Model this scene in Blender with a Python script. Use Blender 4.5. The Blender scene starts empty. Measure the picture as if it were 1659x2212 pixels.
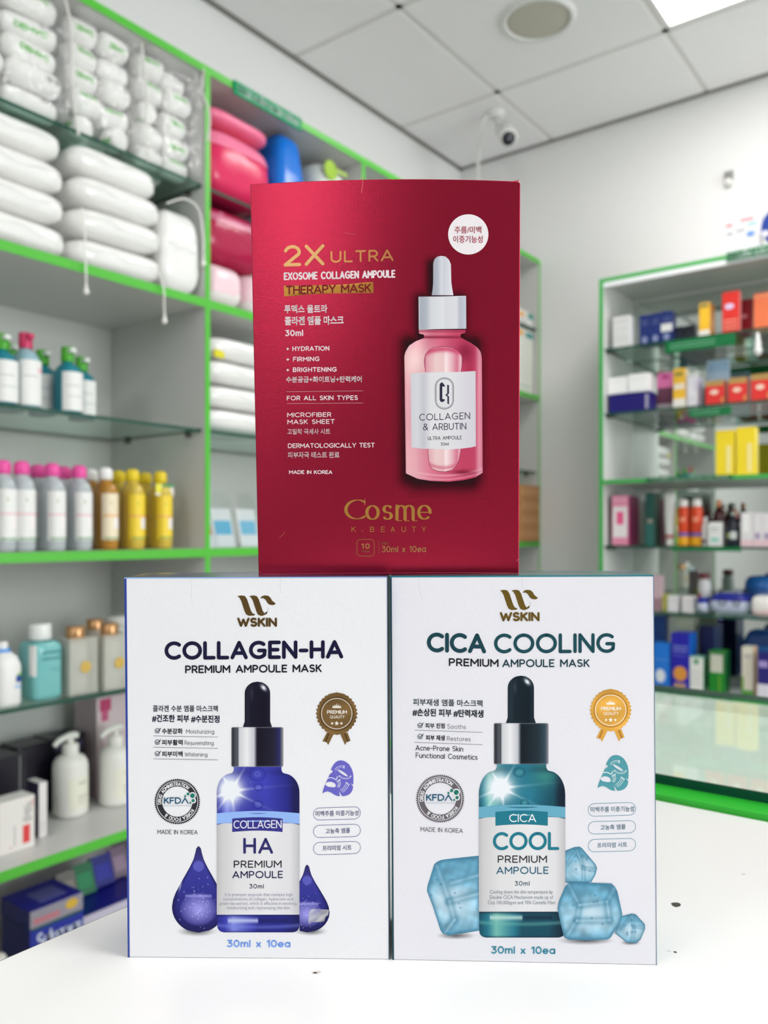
import bpy, bmesh, math, random
import numpy as np
from mathutils import Vector, Matrix
from mathutils.geometry import tessellate_polygon

S = bpy.context.scene
COL = S.collection
PI = math.pi

# ------------------------------------------------------------------ camera
F_PX, CX, CY = 1782.0, 829.5, 1148.0          # focal length and vanishing point in photo pixels
CAM_H = 1.17
YAW = math.radians(36.95)
CR = np.array([math.cos(YAW), math.sin(YAW), 0.0])      # camera right in world
CF = np.array([-math.sin(YAW), math.cos(YAW), 0.0])     # camera forward in world
cam_d = bpy.data.cameras.new('camera')
cam = bpy.data.objects.new('camera', cam_d)
COL.objects.link(cam)
cam.location = (0, 0, CAM_H)
cam.rotation_euler = (PI / 2, 0, YAW)
cam_d.sensor_fit = 'VERTICAL'
cam_d.sensor_height = 36.0
cam_d.lens = 36.0 * F_PX / 2212.0
cam_d.shift_y = (CY - 1106.0) / 2212.0
cam_d.clip_start = 0.02
cam_d.clip_end = 50
cam_d.dof.use_dof = True
cam_d.dof.focus_distance = 0.407
cam_d.dof.aperture_fstop = 9.5
S.camera = cam

# ------------------------------------------------------------------ view, world, lights
S.view_settings.view_transform = 'Standard'
S.view_settings.look = 'None'
S.view_settings.exposure = 0.0
S.view_settings.gamma = 1.0
S.view_settings.use_curve_mapping = False
S.cycles.max_bounces = 10
S.cycles.diffuse_bounces = 5
S.cycles.glossy_bounces = 5
S.cycles.transmission_bounces = 8
S.cycles.transparent_max_bounces = 24
S.cycles.sample_clamp_indirect = 6.0
S.cycles.use_denoising = True
W = bpy.data.worlds.new('world')
S.world = W
W.use_nodes = True
W.node_tree.nodes['Background'].inputs[0].default_value = (0.8, 0.87, 1.0, 1)
W.node_tree.nodes['Background'].inputs[1].default_value = 0.6
PANEL_POWER = 13.2                              # emission strength of every ceiling panel
BACK_FILL_W = 58.0                           # fill light through an added high window behind the camera
RIGHT_FILL_W = 125.0                           # fill light through an added window in the right wall

# ------------------------------------------------------------------ room measures (metres)
X_LEFT, X_RIGHT = -2.065, 3.2
Y_FAR, Y_BACK = 3.346, -4.4
CEIL = CAM_H + 1.715
TILE = 0.655
X_CAB = -1.65                                  # front plane of the fitted units on the left
Y_CAB = 3.02                                   # front plane of the unit on the far wall
Z_COUNTER = CAM_H - 0.2106


def lin(c):
    c = np.asarray(c, float) / 255.0
    return np.where(c <= 0.04045, c / 12.92, ((c + 0.055) / 1.055) ** 2.4)


def ray_dir(px):
    return CF + CR * ((px - CX) / F_PX)


def on_left(px, s):
    """world x, y of the point s behind the left units' front plane seen in column px"""
    d = ray_dir(px)
    x = X_CAB - s
    return x, d[1] * x / d[0]


def on_far(px, s):
    d = ray_dir(px)
    y = Y_CAB + s
    return d[0] * y / d[1], y


def z_at(px, py, x, y):
    """height of the point over (x, y) seen in row py"""
    depth = x * CF[0] + y * CF[1]
    return CAM_H + (CY - py) / F_PX * depth


def depth_of(x, y):
    return x * CF[0] + y * CF[1]


# ------------------------------------------------------------------ materials
MATS = {}


def material(name, rgb=(200, 200, 200), rough=0.5, metal=0.0, bump=0.0, bump_scale=40.0, vary=0.0, spec=0.5, coat=0.0, sheen=0.0, trans=0.0, ior=1.45, alpha=1.0):
    if name in MATS:
        return MATS[name]
    m = bpy.data.materials.new(name)
    m.use_nodes = True
    nt = m.node_tree
    p = nt.nodes['Principled BSDF']
    c = lin(rgb)
    p.inputs['Base Color'].default_value = (c[0], c[1], c[2], 1)
    p.inputs['Roughness'].default_value = rough
    p.inputs['Metallic'].default_value = metal
    p.inputs['Specular IOR Level'].default_value = spec
    p.inputs['Coat Weight'].default_value = coat
    p.inputs['Transmission Weight'].default_value = trans
    p.inputs['IOR'].default_value = ior
    p.inputs['Alpha'].default_value = alpha
    if bump or vary:
        tc = nt.nodes.new('ShaderNodeTexCoord')
        nz = nt.nodes.new('ShaderNodeTexNoise')
        nz.inputs['Scale'].default_value = bump_scale
        nz.inputs['Detail'].default_value = 4
        nt.links.new(tc.outputs['Object'], nz.inputs['Vector'])
        if bump:
            b = nt.nodes.new('ShaderNodeBump')
            b.inputs['Strength'].default_value = bump
            b.inputs['Distance'].default_value = 0.01
            nt.links.new(nz.outputs['Fac'], b.inputs['Height'])
            nt.links.new(b.outputs['Normal'], p.inputs['Normal'])
        if vary:
            mx = nt.nodes.new('ShaderNodeMix')
            mx.data_type = 'RGBA'
            mx.inputs['A'].default_value = (*(c * (1 - vary)), 1)
            mx.inputs['B'].default_value = (*np.minimum(c * (1 + vary), 1), 1)
            nt.links.new(nz.outputs['Fac'], mx.inputs['Factor'])
            nt.links.new(mx.outputs['Result'], p.inputs['Base Color'])
    MATS[name] = m
    return m


def paint(rgb, rough=0.45, metal=0.0):
    return material('paint_%d_%d_%d_%d_%d' % (*[int(v) for v in rgb], int(rough * 100), int(metal * 100)), rgb, rough, metal)


def emitter(name, rgb, strength):
    m = bpy.data.materials.new(name)
    m.use_nodes = True
    nt = m.node_tree
    nt.nodes.clear()
    o = nt.nodes.new('ShaderNodeOutputMaterial')
    e = nt.nodes.new('ShaderNodeEmission')
    c = lin(rgb)
    e.inputs[0].default_value = (c[0], c[1], c[2], 1)
    e.inputs[1].default_value = strength
    nt.links.new(e.outputs[0], o.inputs[0])
    return m


def clear_sheet(name, tint, gloss_lo, gloss_hi, rough=0.03, bump=0.0, bump_scale=30.0, milky=0.0):
    """thin clear sheet: tinted transparency, reflection by angle, some milky diffusion"""
    m = bpy.data.materials.new(name)
    m.use_nodes = True
    nt = m.node_tree
    nt.nodes.clear()
    o = nt.nodes.new('ShaderNodeOutputMaterial')
    t = nt.nodes.new('ShaderNodeBsdfTransparent')
    c = lin(tint)
    t.inputs[0].default_value = (c[0], c[1], c[2], 1)
    g = nt.nodes.new('ShaderNodeBsdfGlossy')
    g.inputs['Roughness'].default_value = rough
    lw = nt.nodes.new('ShaderNodeLayerWeight')
    lw.inputs['Blend'].default_value = 0.35
    mr = nt.nodes.new('ShaderNodeMapRange')
    mr.inputs['To Min'].default_value = gloss_lo
    mr.inputs['To Max'].default_value = gloss_hi
    nt.links.new(lw.outputs['Fresnel'], mr.inputs['Value'])
    geo = nt.nodes.new('ShaderNodeNewGeometry')
    fr = nt.nodes.new('ShaderNodeMath')
    fr.operation = 'SUBTRACT'
    fr.inputs[0].default_value = 1.0
    nt.links.new(geo.outputs['Backfacing'], fr.inputs[1])
    mu = nt.nodes.new('ShaderNodeMath')
    mu.operation = 'MULTIPLY'
    nt.links.new(mr.outputs[0], mu.inputs[0])
    nt.links.new(fr.outputs[0], mu.inputs[1])
    mx = nt.nodes.new('ShaderNodeMixShader')
    nt.links.new(mu.outputs[0], mx.inputs[0])
    src = t.outputs[0]
    if milky:
        d = nt.nodes.new('ShaderNodeBsdfDiffuse')
        d.inputs[0].default_value = (0.9, 0.9, 0.89, 1)
        m2 = nt.nodes.new('ShaderNodeMixShader')
        m2.inputs[0].default_value = milky
        nt.links.new(t.outputs[0], m2.inputs[1])
        nt.links.new(d.outputs[0], m2.inputs[2])
        src = m2.outputs[0]
    nt.links.new(src, mx.inputs[1])
    nt.links.new(g.outputs[0], mx.inputs[2])
    if bump:
        tc = nt.nodes.new('ShaderNodeTexCoord')
        nz = nt.nodes.new('ShaderNodeTexNoise')
        nz.inputs['Scale'].default_value = bump_scale
        nz.inputs['Detail'].default_value = 3
        b = nt.nodes.new('ShaderNodeBump')
        b.inputs['Strength'].default_value = bump
        b.inputs['Distance'].default_value = 0.02
        nt.links.new(tc.outputs['Object'], nz.inputs['Vector'])
        nt.links.new(nz.outputs['Fac'], b.inputs['Height'])
        nt.links.new(b.outputs['Normal'], g.inputs['Normal'])
    nt.links.new(mx.outputs[0], o.inputs[0])
    MATS[name] = m
    return m


def ink_material(name, rough=0.4, metal=0.0, spec=0.4):
    """printing ink: colour and cover come from the print's own colour attribute"""
    m = bpy.data.materials.new(name)
    m.use_nodes = True
    nt = m.node_tree
    p = nt.nodes['Principled BSDF']
    a = nt.nodes.new('ShaderNodeAttribute')
    a.attribute_name = 'ink'
    nt.links.new(a.outputs['Color'], p.inputs['Base Color'])
    nt.links.new(a.outputs['Alpha'], p.inputs['Alpha'])
    p.inputs['Roughness'].default_value = rough
    p.inputs['Metallic'].default_value = metal
    p.inputs['Specular IOR Level'].default_value = spec
    MATS[name] = m
    return m


# ------------------------------------------------------------------ objects
def obj(name, bm, mat, parent=None, smooth=False, loc=None):
    me = bpy.data.meshes.new(name)
    bm.to_mesh(me)
    bm.free()
    for mm in (mat if isinstance(mat, (list, tuple)) else [mat]):
        me.materials.append(mm)
    if smooth:
        me.polygons.foreach_set('use_smooth', [True] * len(me.polygons))
    o = bpy.data.objects.new(name, me)
    COL.objects.link(o)
    if parent is not None:
        o.parent = parent
    if loc is not None:
        o.location = loc
    return o


def tag(o, label, cat, group=None, kind=None):
    o['label'] = label
    o['category'] = cat
    if group:
        o['group'] = group
    if kind:
        o['kind'] = kind
    return o


def thing(name, label, cat, loc=(0, 0, 0), rz=0.0, group=None):
    o = bpy.data.objects.new(name, None)
    o.empty_display_size = 0.02
    COL.objects.link(o)
    o.location = loc
    o.rotation_euler = (0, 0, rz)
    return tag(o, label, cat, group)


def struct(name, bm, mat, label, cat, smooth=False):
    o = obj(name, bm, mat, None, smooth)
    return tag(o, label, cat, None, 'structure')


def copy_tree(o, parent=None):
    c = o.copy()
    COL.objects.link(c)
    if parent is not None:
        c.parent = parent
    for ch in list(o.children):
        copy_tree(ch, c)
    return c


def add_box(bm, x0, x1, y0, y1, z0, z1, bevel=0.0, seg=2, mi=0):
    geom = bmesh.ops.create_cube(bm, size=1.0)
    vs = geom['verts']
    bmesh.ops.scale(bm, vec=(x1 - x0, y1 - y0, z1 - z0), verts=vs)
    bmesh.ops.translate(bm, vec=((x0 + x1) / 2, (y0 + y1) / 2, (z0 + z1) / 2), verts=vs)
    fs = set(f for v in vs for f in v.link_faces)
    for f in fs:
        f.material_index = mi
    if bevel > 0:
        es = list(set(e for v in vs for e in v.link_edges))
        r = bmesh.ops.bevel(bm, geom=es, offset=bevel, segments=seg, profile=0.5, affect='EDGES')
        for f in r['faces']:
            f.material_index = mi
    return bm


def box_bm(*a, **k):
    return add_box(bmesh.new(), *a, **k)


def section(n, ex=2.0):
    """unit superellipse outline; ex = 2 is a circle, larger is boxier"""
    out = []
    for i in range(n):
        a = 2 * PI * i / n
        c, s = math.cos(a), math.sin(a)
        out.append((math.copysign(abs(c) ** (2 / ex), c), math.copysign(abs(s) ** (2 / ex), s)))
    return out


def add_loft(bm, prof, n=28, ex=2.0, ky=1.0, cap0=True, cap1=True, cx=0.0, cy=0.0):
    """prof: list of (r, z) or (rx, ry, z) or (rx, ry, z, ex)"""
    rings = []
    for p in prof:
        if len(p) == 2:
            rx, ry, z, e = p[0], p[0] * ky, p[1], ex
        elif len(p) == 3:
            rx, ry, z, e = p[0], p[1], p[2], ex
        else:
            rx, ry, z, e = p
        rings.append([bm.verts.new((cx + rx * a, cy + ry * b, z)) for a, b in section(n, e)])
    for r0, r1 in zip(rings, rings[1:]):
        for i in range(n):
            bm.faces.new((r0[i], r0[(i + 1) % n], r1[(i + 1) % n], r1[i]))
    if cap0:
        bm.faces.new(rings[0][::-1])
    if cap1:
        bm.faces.new(rings[-1])
    return bm


def loft_bm(*a, **k):
    return add_loft(bmesh.new(), *a, **k)


def add_tube(bm, pts, r, n=8, closed=False):
    pts = [Vector(p) for p in pts]
    rings = []
    up = Vector((0, 0, 1))
    for i, p in enumerate(pts):
        a = pts[max(i - 1, 0)]
        b = pts[min(i + 1, len(pts) - 1)]
        t = (b - a)
        if t.length < 1e-9:
            t = Vector((0, 0, 1))
        t.normalize()
        ref = up if abs(t.dot(up)) < 0.95 else Vector((1, 0, 0))
        u = t.cross(ref).normalized()
        v = u.cross(t).normalized()
        rr = r[i] if isinstance(r, (list, tuple)) else r
        rings.append([bm.verts.new(p + (u * math.cos(2 * PI * k / n) + v * math.sin(2 * PI * k / n)) * rr) for k in range(n)])
    for r0, r1 in zip(rings, rings[1:]):
        for k in range(n):
            bm.faces.new((r0[k], r0[(k + 1) % n], r1[(k + 1) % n], r1[k]))
    bm.faces.new(rings[0][::-1])
    bm.faces.new(rings[-1])
    bmesh.ops.recalc_face_normals(bm, faces=bm.faces)
    return bm


def smooth_path(pts, n=6):
    pts = [Vector(p) for p in pts]
    out = []
    for i in range(len(pts) - 1):
        p0, p1, p2, p3 = pts[max(i - 1, 0)], pts[i], pts[i + 1], pts[min(i + 2, len(pts) - 1)]
        for k in range(n):
            t = k / n
            out.append(0.5 * ((2 * p1) + (p2 - p0) * t + (2 * p0 - 5 * p1 + 4 * p2 - p3) * t * t + (3 * p1 - p0 - 3 * p2 + p3) * t ** 3))
    out.append(pts[-1])
    return out


def pillow_bm(w, d, h, ex=3.0, nx=26, nz=14, wrinkle=0.0, seed=0, flat=2.4):
    """soft pack: superellipsoid w (x), d (y), h (z), base at z = 0, gently puckered"""
    rnd = random.Random(seed)
    ph = [(rnd.uniform(0, 6.28), rnd.uniform(14, 30), rnd.uniform(10, 26)) for _ in range(4)]
    bm = bmesh.new()
    prof = []
    for i in range(nz + 1):
        a = -PI / 2 + PI * i / nz
        c, s = math.cos(a), math.sin(a)
        prof.append((max(abs(c), 1e-3) ** (2 / flat), math.copysign(abs(s) ** (2 / flat), s)))
    add_loft(bm, [(w / 2 * r, d / 2 * r, h / 2 + h / 2 * z, ex) for r, z in prof], n=nx * 2)
    if wrinkle:
        for v in bm.verts:
            k = sum(math.sin(p + fx * v.co.x + fz * v.co.z + 0.7 * fx * v.co.y) for p, fx, fz in ph) / 4
            v.co.x *= 1 + wrinkle * k * 0.5
            v.co.y *= 1 + wrinkle * k
            v.co.z += wrinkle * k * h * 0.4 * (v.co.z / h)
    return bm


# ------------------------------------------------------------------ line lettering
def arc(cx, cy, rx, ry, a0, a1, n=None):
    n = n or max(4, int(abs(a1 - a0) / 12))
    return [(cx + rx * math.cos(math.radians(a0 + (a1 - a0) * i / n)), cy + ry * math.sin(math.radians(a0 + (a1 - a0) * i / n))) for i in range(n + 1)]


XH = 0.68
GLYPH = {
    ' ': (0.34, []),
    'A': (0.84, [[(0, 0), (.42, 1), (.84, 0)], [(.14, .3), (.70, .3)]]),
    'B': (0.62, [[(0, 0), (0, 1), (.33, 1)] + arc(.33, .755, .25, .245, 90, -90) + [(0, .51)], [(.33, .51)] + arc(.34, .255, .28, .255, 90, -90) + [(0, 0)]]),
    'C': (0.80, [arc(.48, .5, .48, .5, 50, 310)]),
    'D': (0.78, [[(0, 0), (0, 1), (.3, 1)] + arc(.3, .5, .48, .5, 90, -90) + [(0, 0)]]),
    'E': (0.56, [[(.56, 1), (0, 1), (0, 0), (.56, 0)], [(0, .51), (.48, .51)]]),
    'F': (0.54, [[(.54, 1), (0, 1), (0, 0)], [(0, .5), (.46, .5)]]),
    'G': (0.88, [arc(.48, .5, .48, .5, 50, 318) + [(.86, .46), (.5, .46)]]),
    'H': (0.70, [[(0, 0), (0, 1)], [(.7, 0), (.7, 1)], [(0, .5), (.7, .5)]]),
    'I': (0.0, [[(0, 0), (0, 1)]]),
    'J': (0.45, [[(.45, 1), (.45, .22)] + arc(.23, .22, .22, .22, 0, -150)]),
    'K': (0.62, [[(0, 0), (0, 1)], [(.58, 1), (.02, .42)], [(.22, .6), (.62, 0)]]),
    'L': (0.54, [[(0, 1), (0, 0), (.54, 0)]]),
    'M': (0.86, [[(0, 0), (0, 1), (.43, .36), (.86, 1), (.86, 0)]]),
    'N': (0.72, [[(0, 0), (0, 1), (.72, 0), (.72, 1)]]),
    'O': (0.98, [arc(.49, .5, .49, .5, 90, 450)]),
    'P': (0.60, [[(0, 0), (0, 1), (.32, 1)] + arc(.32, .72, .28, .28, 90, -90) + [(0, .44)]]),
    'Q': (0.98, [arc(.49, .5, .49, .5, 90, 450), [(.62, .24), (.9, -.04)]]),
    'R': (0.62, [[(0, 0), (0, 1), (.32, 1)] + arc(.32, .72, .28, .28, 90, -90) + [(0, .44)], [(.32, .44), (.62, 0)]]),
    'S': (0.58, [arc(.29, .755, .27, .245, 40, 262) + arc(.29, .255, .29, .255, 82, -142)]),
    'T': (0.68, [[(0, 1), (.68, 1)], [(.34, 1), (.34, 0)]]),
    'U': (0.70, [[(0, 1), (0, .35)] + arc(.35, .35, .35, .35, 180, 360) + [(.7, .35), (.7, 1)]]),
    'V': (0.80, [[(0, 1), (.4, 0), (.8, 1)]]),
    'W': (1.16, [[(0, 1), (.3, 0), (.58, .86), (.86, 0), (1.16, 1)]]),
    'X': (0.72, [[(0, 0), (.72, 1)], [(0, 1), (.72, 0)]]),
    'Y': (0.72, [[(0, 1), (.36, .46), (.72, 1)], [(.36, .46), (.36, 0)]]),
    'Z': (0.64, [[(0, 1), (.64, 1), (0, 0), (.64, 0)]]),
    '0': (0.66, [arc(.33, .5, .33, .5, 90, 450)]),
    '1': (0.26, [[(0, .84), (.26, 1), (.26, 0)]]),
    '2': (0.62, [arc(.31, .7, .3, .3, 165, -25) + [(.0, 0), (.62, 0)]]),
    '3': (0.58, [[(.04, 1), (.54, 1), (.24, .6)] + arc(.26, .31, .32, .31, 78, -140)]),
    '7': (0.56, [[(0, 1), (.56, 1), (.18, 0)]]),
    '-': (0.38, [[(0, .44), (.38, .44)]]),
    '+': (0.46, [[(0, .44), (.46, .44)], [(.23, .67), (.23, .21)]]),
    '.': (0.0, [[(0, .0), (0, .01)]]),
    ',': (0.04, [[(.04, .02), (0, -.14)]]),
    '%': (0.7, [arc(.14, .8, .14, .18, 0, 360, 8), arc(.56, .2, .14, .18, 0, 360, 8), [(.1, 0), (.6, 1)]]),
    '/': (0.36, [[(0, -.1), (.36, 1.05)]]),
    '&': (0.76, [[(.76, 0), (.2, .68)] + arc(.36, .8, .2, .2, 215, -40) + [(.16, .46)] + arc(.28, .25, .28, .25, 125, 300) + [(.72, .42)]]),
    'a': (0.60, [arc(.3, .34, .3, .34, 90, 450), [(.6, .68), (.6, 0)]]),
    'b': (0.60, [arc(.3, .34, .3, .34, 90, 450), [(0, 1), (0, 0)]]),
    'c': (0.50, [arc(.3, .34, .3, .34, 48, 312)]),
    'd': (0.60, [arc(.3, .34, .3, .34, 90, 450), [(.6, 1), (.6, 0)]]),
    'e': (0.60, [[(0.02, .34), (.6, .34)] + arc(.3, .34, .3, .34, 0, 312)]),
    'f': (0.34, [[(.12, 0), (.12, .8)] + arc(.3, .8, .18, .2, 180, 80), [(0, .64), (.3, .64)]]),
    'g': (0.60, [arc(.3, .34, .3, .34, 90, 450), [(.6, .68), (.6, 0)] + arc(.32, .0, .28, .28, 0, -140)]),
    'h': (0.52, [[(0, 1), (0, 0)], [(0, .4)] + arc(.26, .42, .26, .26, 180, 0) + [(.52, 0)]]),
    'i': (0.0, [[(0, 0), (0, .66)], [(0, .93), (0, .94)]]),
    'j': (0.14, [[(.14, .66), (.14, -.08)] + arc(0, -.08, .14, .2, 0, -100), [(.14, .93), (.14, .94)]]),
    'k': (0.46, [[(0, 0), (0, 1)], [(.42, .66), (.02, .28)], [(.16, .4), (.46, 0)]]),
    'l': (0.0, [[(0, 0), (0, 1)]]),
    'm': (0.86, [[(0, 0), (0, .66)], [(0, .42)] + arc(.215, .44, .215, .24, 180, 0) + [(.43, 0)], [(.43, .42)] + arc(.645, .44, .215, .24, 180, 0) + [(.86, 0)]]),
    'n': (0.52, [[(0, 0), (0, .66)], [(0, .4)] + arc(.26, .42, .26, .26, 180, 0) + [(.52, 0)]]),
    'o': (0.60, [arc(.3, .34, .3, .34, 90, 450)]),
    'p': (0.60, [arc(.3, .34, .3, .34, 90, 450), [(0, .68), (0, -.3)]]),
    'r': (0.30, [[(0, 0), (0, .66)], [(0, .38)] + arc(.26, .4, .26, .28, 180, 80)]),
    's': (0.40, [arc(.2, .51, .19, .17, 35, 265) + arc(.2, .17, .2, .17, 85, -145)]),
    't': (0.34, [[(.12, .94), (.12, .18)] + arc(.28, .18, .16, .18, 180, 290), [(0, .64), (.32, .64)]]),
    'u': (0.52, [[(0, .66), (0, .26)] + arc(.26, .26, .26, .26, 180, 360) + [(.52, .66)], [(.52, .66), (.52, 0)]]),
    'v': (0.52, [[(0, .66), (.26, 0), (.52, .66)]]),
    'w': (0.80, [[(0, .66), (.2, 0), (.4, .6), (.6, 0), (.8, .66)]]),
    'x': (0.46, [[(0, 0), (.46, .66)], [(0, .66), (.46, 0)]]),
    'y': (0.52, [[(0, .66), (.27, 0)], [(.52, .66), (.14, -.3)]]),
    'z': (0.46, [[(0, .66), (.46, .66), (0, 0), (.46, 0)]]),
}


def lay_out(text, gap=0.24):
    """glyph lines of a string along the x axis, cap height 1; returns lines, total width"""
    x, lines = 0.0, []
    for ch in text:
        w, gl = GLYPH[ch]
        for pl in gl:
            lines.append([(x + a, b) for a, b in pl])
        x += w + gap
    return lines, x - gap


class Flat:
    """collects a flat print in pixel-like coordinates (x right, y down) with colours"""

    def __init__(self):
        self.v, self.f, self.c, self.z = [], [], [], []
        self.level = 0.0

    def up(self):
        """what follows is printed over what came before"""
        self.z += [self.level] * (len(self.v) - len(self.z))
        self.level += 0.16

    def poly(self, pts, rgb, a=1.0):
        i = len(self.v)
        self.v += [tuple(p) for p in pts]
        self.c += [(*rgb, a)] * len(pts)
        self.f.append(tuple(range(i, i + len(pts))))

    def fill(self, loops, rgb, a=1.0):
        flat = [p for l in loops for p in l]
        i = len(self.v)
        tris = tessellate_polygon([[Vector((p[0], p[1], 0)) for p in l] for l in loops])
        self.v += [tuple(p) for p in flat]
        self.c += [(*rgb, a)] * len(flat)
        self.f += [tuple(i + k for k in t) for t in tris]

    def line(self, pts, w, rgb, a=1.0, contrast=0.0, cap=6):
        """round-ended line of width w through pts"""
        pts = [p for k, p in enumerate(pts) if k == 0 or math.hypot(p[0] - pts[k - 1][0], p[1] - pts[k - 1][1]) > 1e-6]
        if len(pts) < 2:
            return
        fine = [pts[0]]
        for p, q in zip(pts, pts[1:]):
            m = max(1, int(math.hypot(q[0] - p[0], q[1] - p[1]) / 14))
            fine += [(p[0] + (q[0] - p[0]) * k / m, p[1] + (q[1] - p[1]) * k / m) for k in range(1, m + 1)]
        pts = fine
        runs, run = [], [pts[0]]
        for k in range(1, len(pts)):
            run.append(pts[k])
            if k < len(pts) - 1:
                ax, ay = pts[k][0] - pts[k - 1][0], pts[k][1] - pts[k - 1][1]
                bx, by = pts[k + 1][0] - pts[k][0], pts[k + 1][1] - pts[k][1]
                cosang = (ax * bx + ay * by) / (math.hypot(ax, ay) * math.hypot(bx, by) + 1e-12)
                if cosang < 0.8:
                    runs.append(run)
                    run = [pts[k]]
        runs.append(run)
        for r in runs:
            L, R = [], []
            for k, p in enumerate(r):
                q0, q1 = r[max(k - 1, 0)], r[min(k + 1, len(r) - 1)]
                tx, ty = q1[0] - q0[0], q1[1] - q0[1]
                l = math.hypot(tx, ty) + 1e-12
                tx, ty = tx / l, ty / l
                h = w / 2 * (1 - contrast * (1 - abs(ty)))
                L.append((p[0] - ty * h, p[1] + tx * h))
                R.append((p[0] + ty * h, p[1] - tx * h))
            i = len(self.v)
            self.v += L + R
            self.c += [(*rgb, a)] * (2 * len(r))
            n = len(r)
            for k in range(n - 1):
                self.f.append((i + k, i + k + 1, i + n + k + 1, i + n + k))
            for e, o in ((0, 1), (n - 1, n - 2)):
                p, q = r[e], r[o]
                tx, ty = p[0] - q[0], p[1] - q[1]
                l = math.hypot(tx, ty) + 1e-12
                tx, ty = tx / l, ty / l
                h = w / 2 * (1 - contrast * (1 - abs(ty)))
                ang = math.atan2(ty, tx)
                fan = [(p[0] + h * math.cos(ang - PI / 2 + PI * s / cap), p[1] + h * math.sin(ang - PI / 2 + PI * s / cap)) for s in range(cap + 1)]
                self.poly(fan, rgb, a)

    def text(self, s, x0, y0, x1, y1, h, w, rgb, a=1.0, gap=0.26, contrast=0.0):
        """line lettering with its baseline from (x0, y0) to (x1, y1), cap height h, line width w"""
        lines, tot = lay_out(s, gap)
        x0, x1 = x0 + w / 2, x1 - w / 2
        sx = (x1 - x0) / max(tot, 1e-6)
        for pl in lines:
            self.line([(x0 + p[0] * sx, y0 + (y1 - y0) * p[0] / tot - w / 2 - p[1] * (h - w)) for p in pl], w, rgb, a, contrast)

    def ring_text(self, s, cx, cy, r, a0, a1, h, w, rgb):
        """lettering round a circle, angles in degrees clockwise from the top"""
        lines, tot = lay_out(s, 0.3)
        for pl in lines:
            q = []
            for p in pl:
                t = math.radians(a0 + (a1 - a0) * p[0] / tot)
                rr = r + (p[1] - 0.5) * h
                q.append((cx + rr * math.sin(t), cy - rr * math.cos(t)))
            self.line(q, w, rgb)

    def glyphs(self, s, x0, y0, x1, y1, h, rgb, a=1.0, bold=0.0):
        """outline lettering (any script) fitted between two baseline points, letter height h"""
        cu = bpy.data.curves.new('lettering', 'FONT')
        cu.body = s
        cu.resolution_u = 3
        o = bpy.data.objects.new('lettering', cu)
        COL.objects.link(o)
        me = bpy.data.meshes.new_from_object(o.evaluated_get(bpy.context.evaluated_depsgraph_get()))
        bpy.data.objects.remove(o)
        bpy.data.curves.remove(cu)
        co = np.array([v.co[:] for v in me.vertices])
        mn, mx = co.min(0), co.max(0)
        u = (co[:, 0] - mn[0]) / (mx[0] - mn[0])
        t = (co[:, 1] - mn[1]) / (mx[1] - mn[1])
        d = bold * h * 0.75                        # heavier weight: the outline struck again a hair to each side
        for sx, sy in ((0, 0),) if not bold else ((-d, -d), (d, -d), (-d, d), (d, d)):
            i = len(self.v)
            for k in range(len(co)):
                self.v.append((x0 + (x1 - x0) * u[k] + sx, y0 + (y1 - y0) * u[k] - t[k] * h + sy))
            self.c += [(*rgb, a)] * len(co)
            self.f += [tuple(i + k for k in p.vertices) for p in me.polygons]
        bpy.data.meshes.remove(me)

    def patch(self, outline, step, shade, clip=None):
        """fill a closed outline row by row with a colour that shade(x, y) gives at every point"""
        P = np.array(outline, float)
        Q = np.roll(P, -1, 0)
        y0, y1 = P[:, 1].min() + 1e-4, P[:, 1].max() - 1e-4
        ny = max(2, int(round((y1 - y0) / step)))
        xs0, xs1 = P[:, 0].min(), P[:, 0].max()
        nx = max(2, int(round((xs1 - xs0) / step)))
        X, Y = [], []
        for j in range(ny + 1):
            y = y0 + (y1 - y0) * j / ny
            m = ((P[:, 1] <= y) & (Q[:, 1] > y)) | ((Q[:, 1] <= y) & (P[:, 1] > y))
            a, b = P[m], Q[m]
            xi = a[:, 0] + (b[:, 0] - a[:, 0]) * (y - a[:, 1]) / (b[:, 1] - a[:, 1])
            l, r = xi.min(), xi.max()
            if clip:
                l, r = max(l, clip[0]), max(min(r, clip[1]), max(l, clip[0]) + 1e-3)
            X.append(np.linspace(l, r, nx + 1))
            Y.append(np.full(nx + 1, y))
        X, Y = np.array(X), np.array(Y)
        C = shade(X, Y)
        i = len(self.v)
        self.v += list(zip(X.ravel().tolist(), Y.ravel().tolist()))
        self.c += [tuple(c) for c in C.reshape(-1, 4).tolist()]
        w = nx + 1
        for j in range(ny):
            for k in range(nx):
                b = i + j * w + k
                self.f.append((b, b + 1, b + w + 1, b + w))

    def circle(self, cx, cy, r, rgb, a=1.0, n=32):
        self.poly([(cx + r * math.cos(2 * PI * k / n), cy + r * math.sin(2 * PI * k / n)) for k in range(n)], rgb, a)

    def ring(self, cx, cy, r0, r1, rgb, n=48, teeth=0, depth=0.0):
        i = len(self.v)
        m = teeth * 2 if teeth else n
        for k in range(m):
            a = 2 * PI * k / m
            ro = r1 - (depth if teeth and k % 2 else 0)
            self.v.append((cx + r0 * math.cos(a), cy + r0 * math.sin(a)))
            self.v.append((cx + ro * math.cos(a), cy + ro * math.sin(a)))
        self.c += [(*rgb, 1.0)] * (2 * m)
        for k in range(m):
            j = (k + 1) % m
            self.f.append((i + 2 * k, i + 2 * k + 1, i + 2 * j + 1, i + 2 * j))

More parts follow.
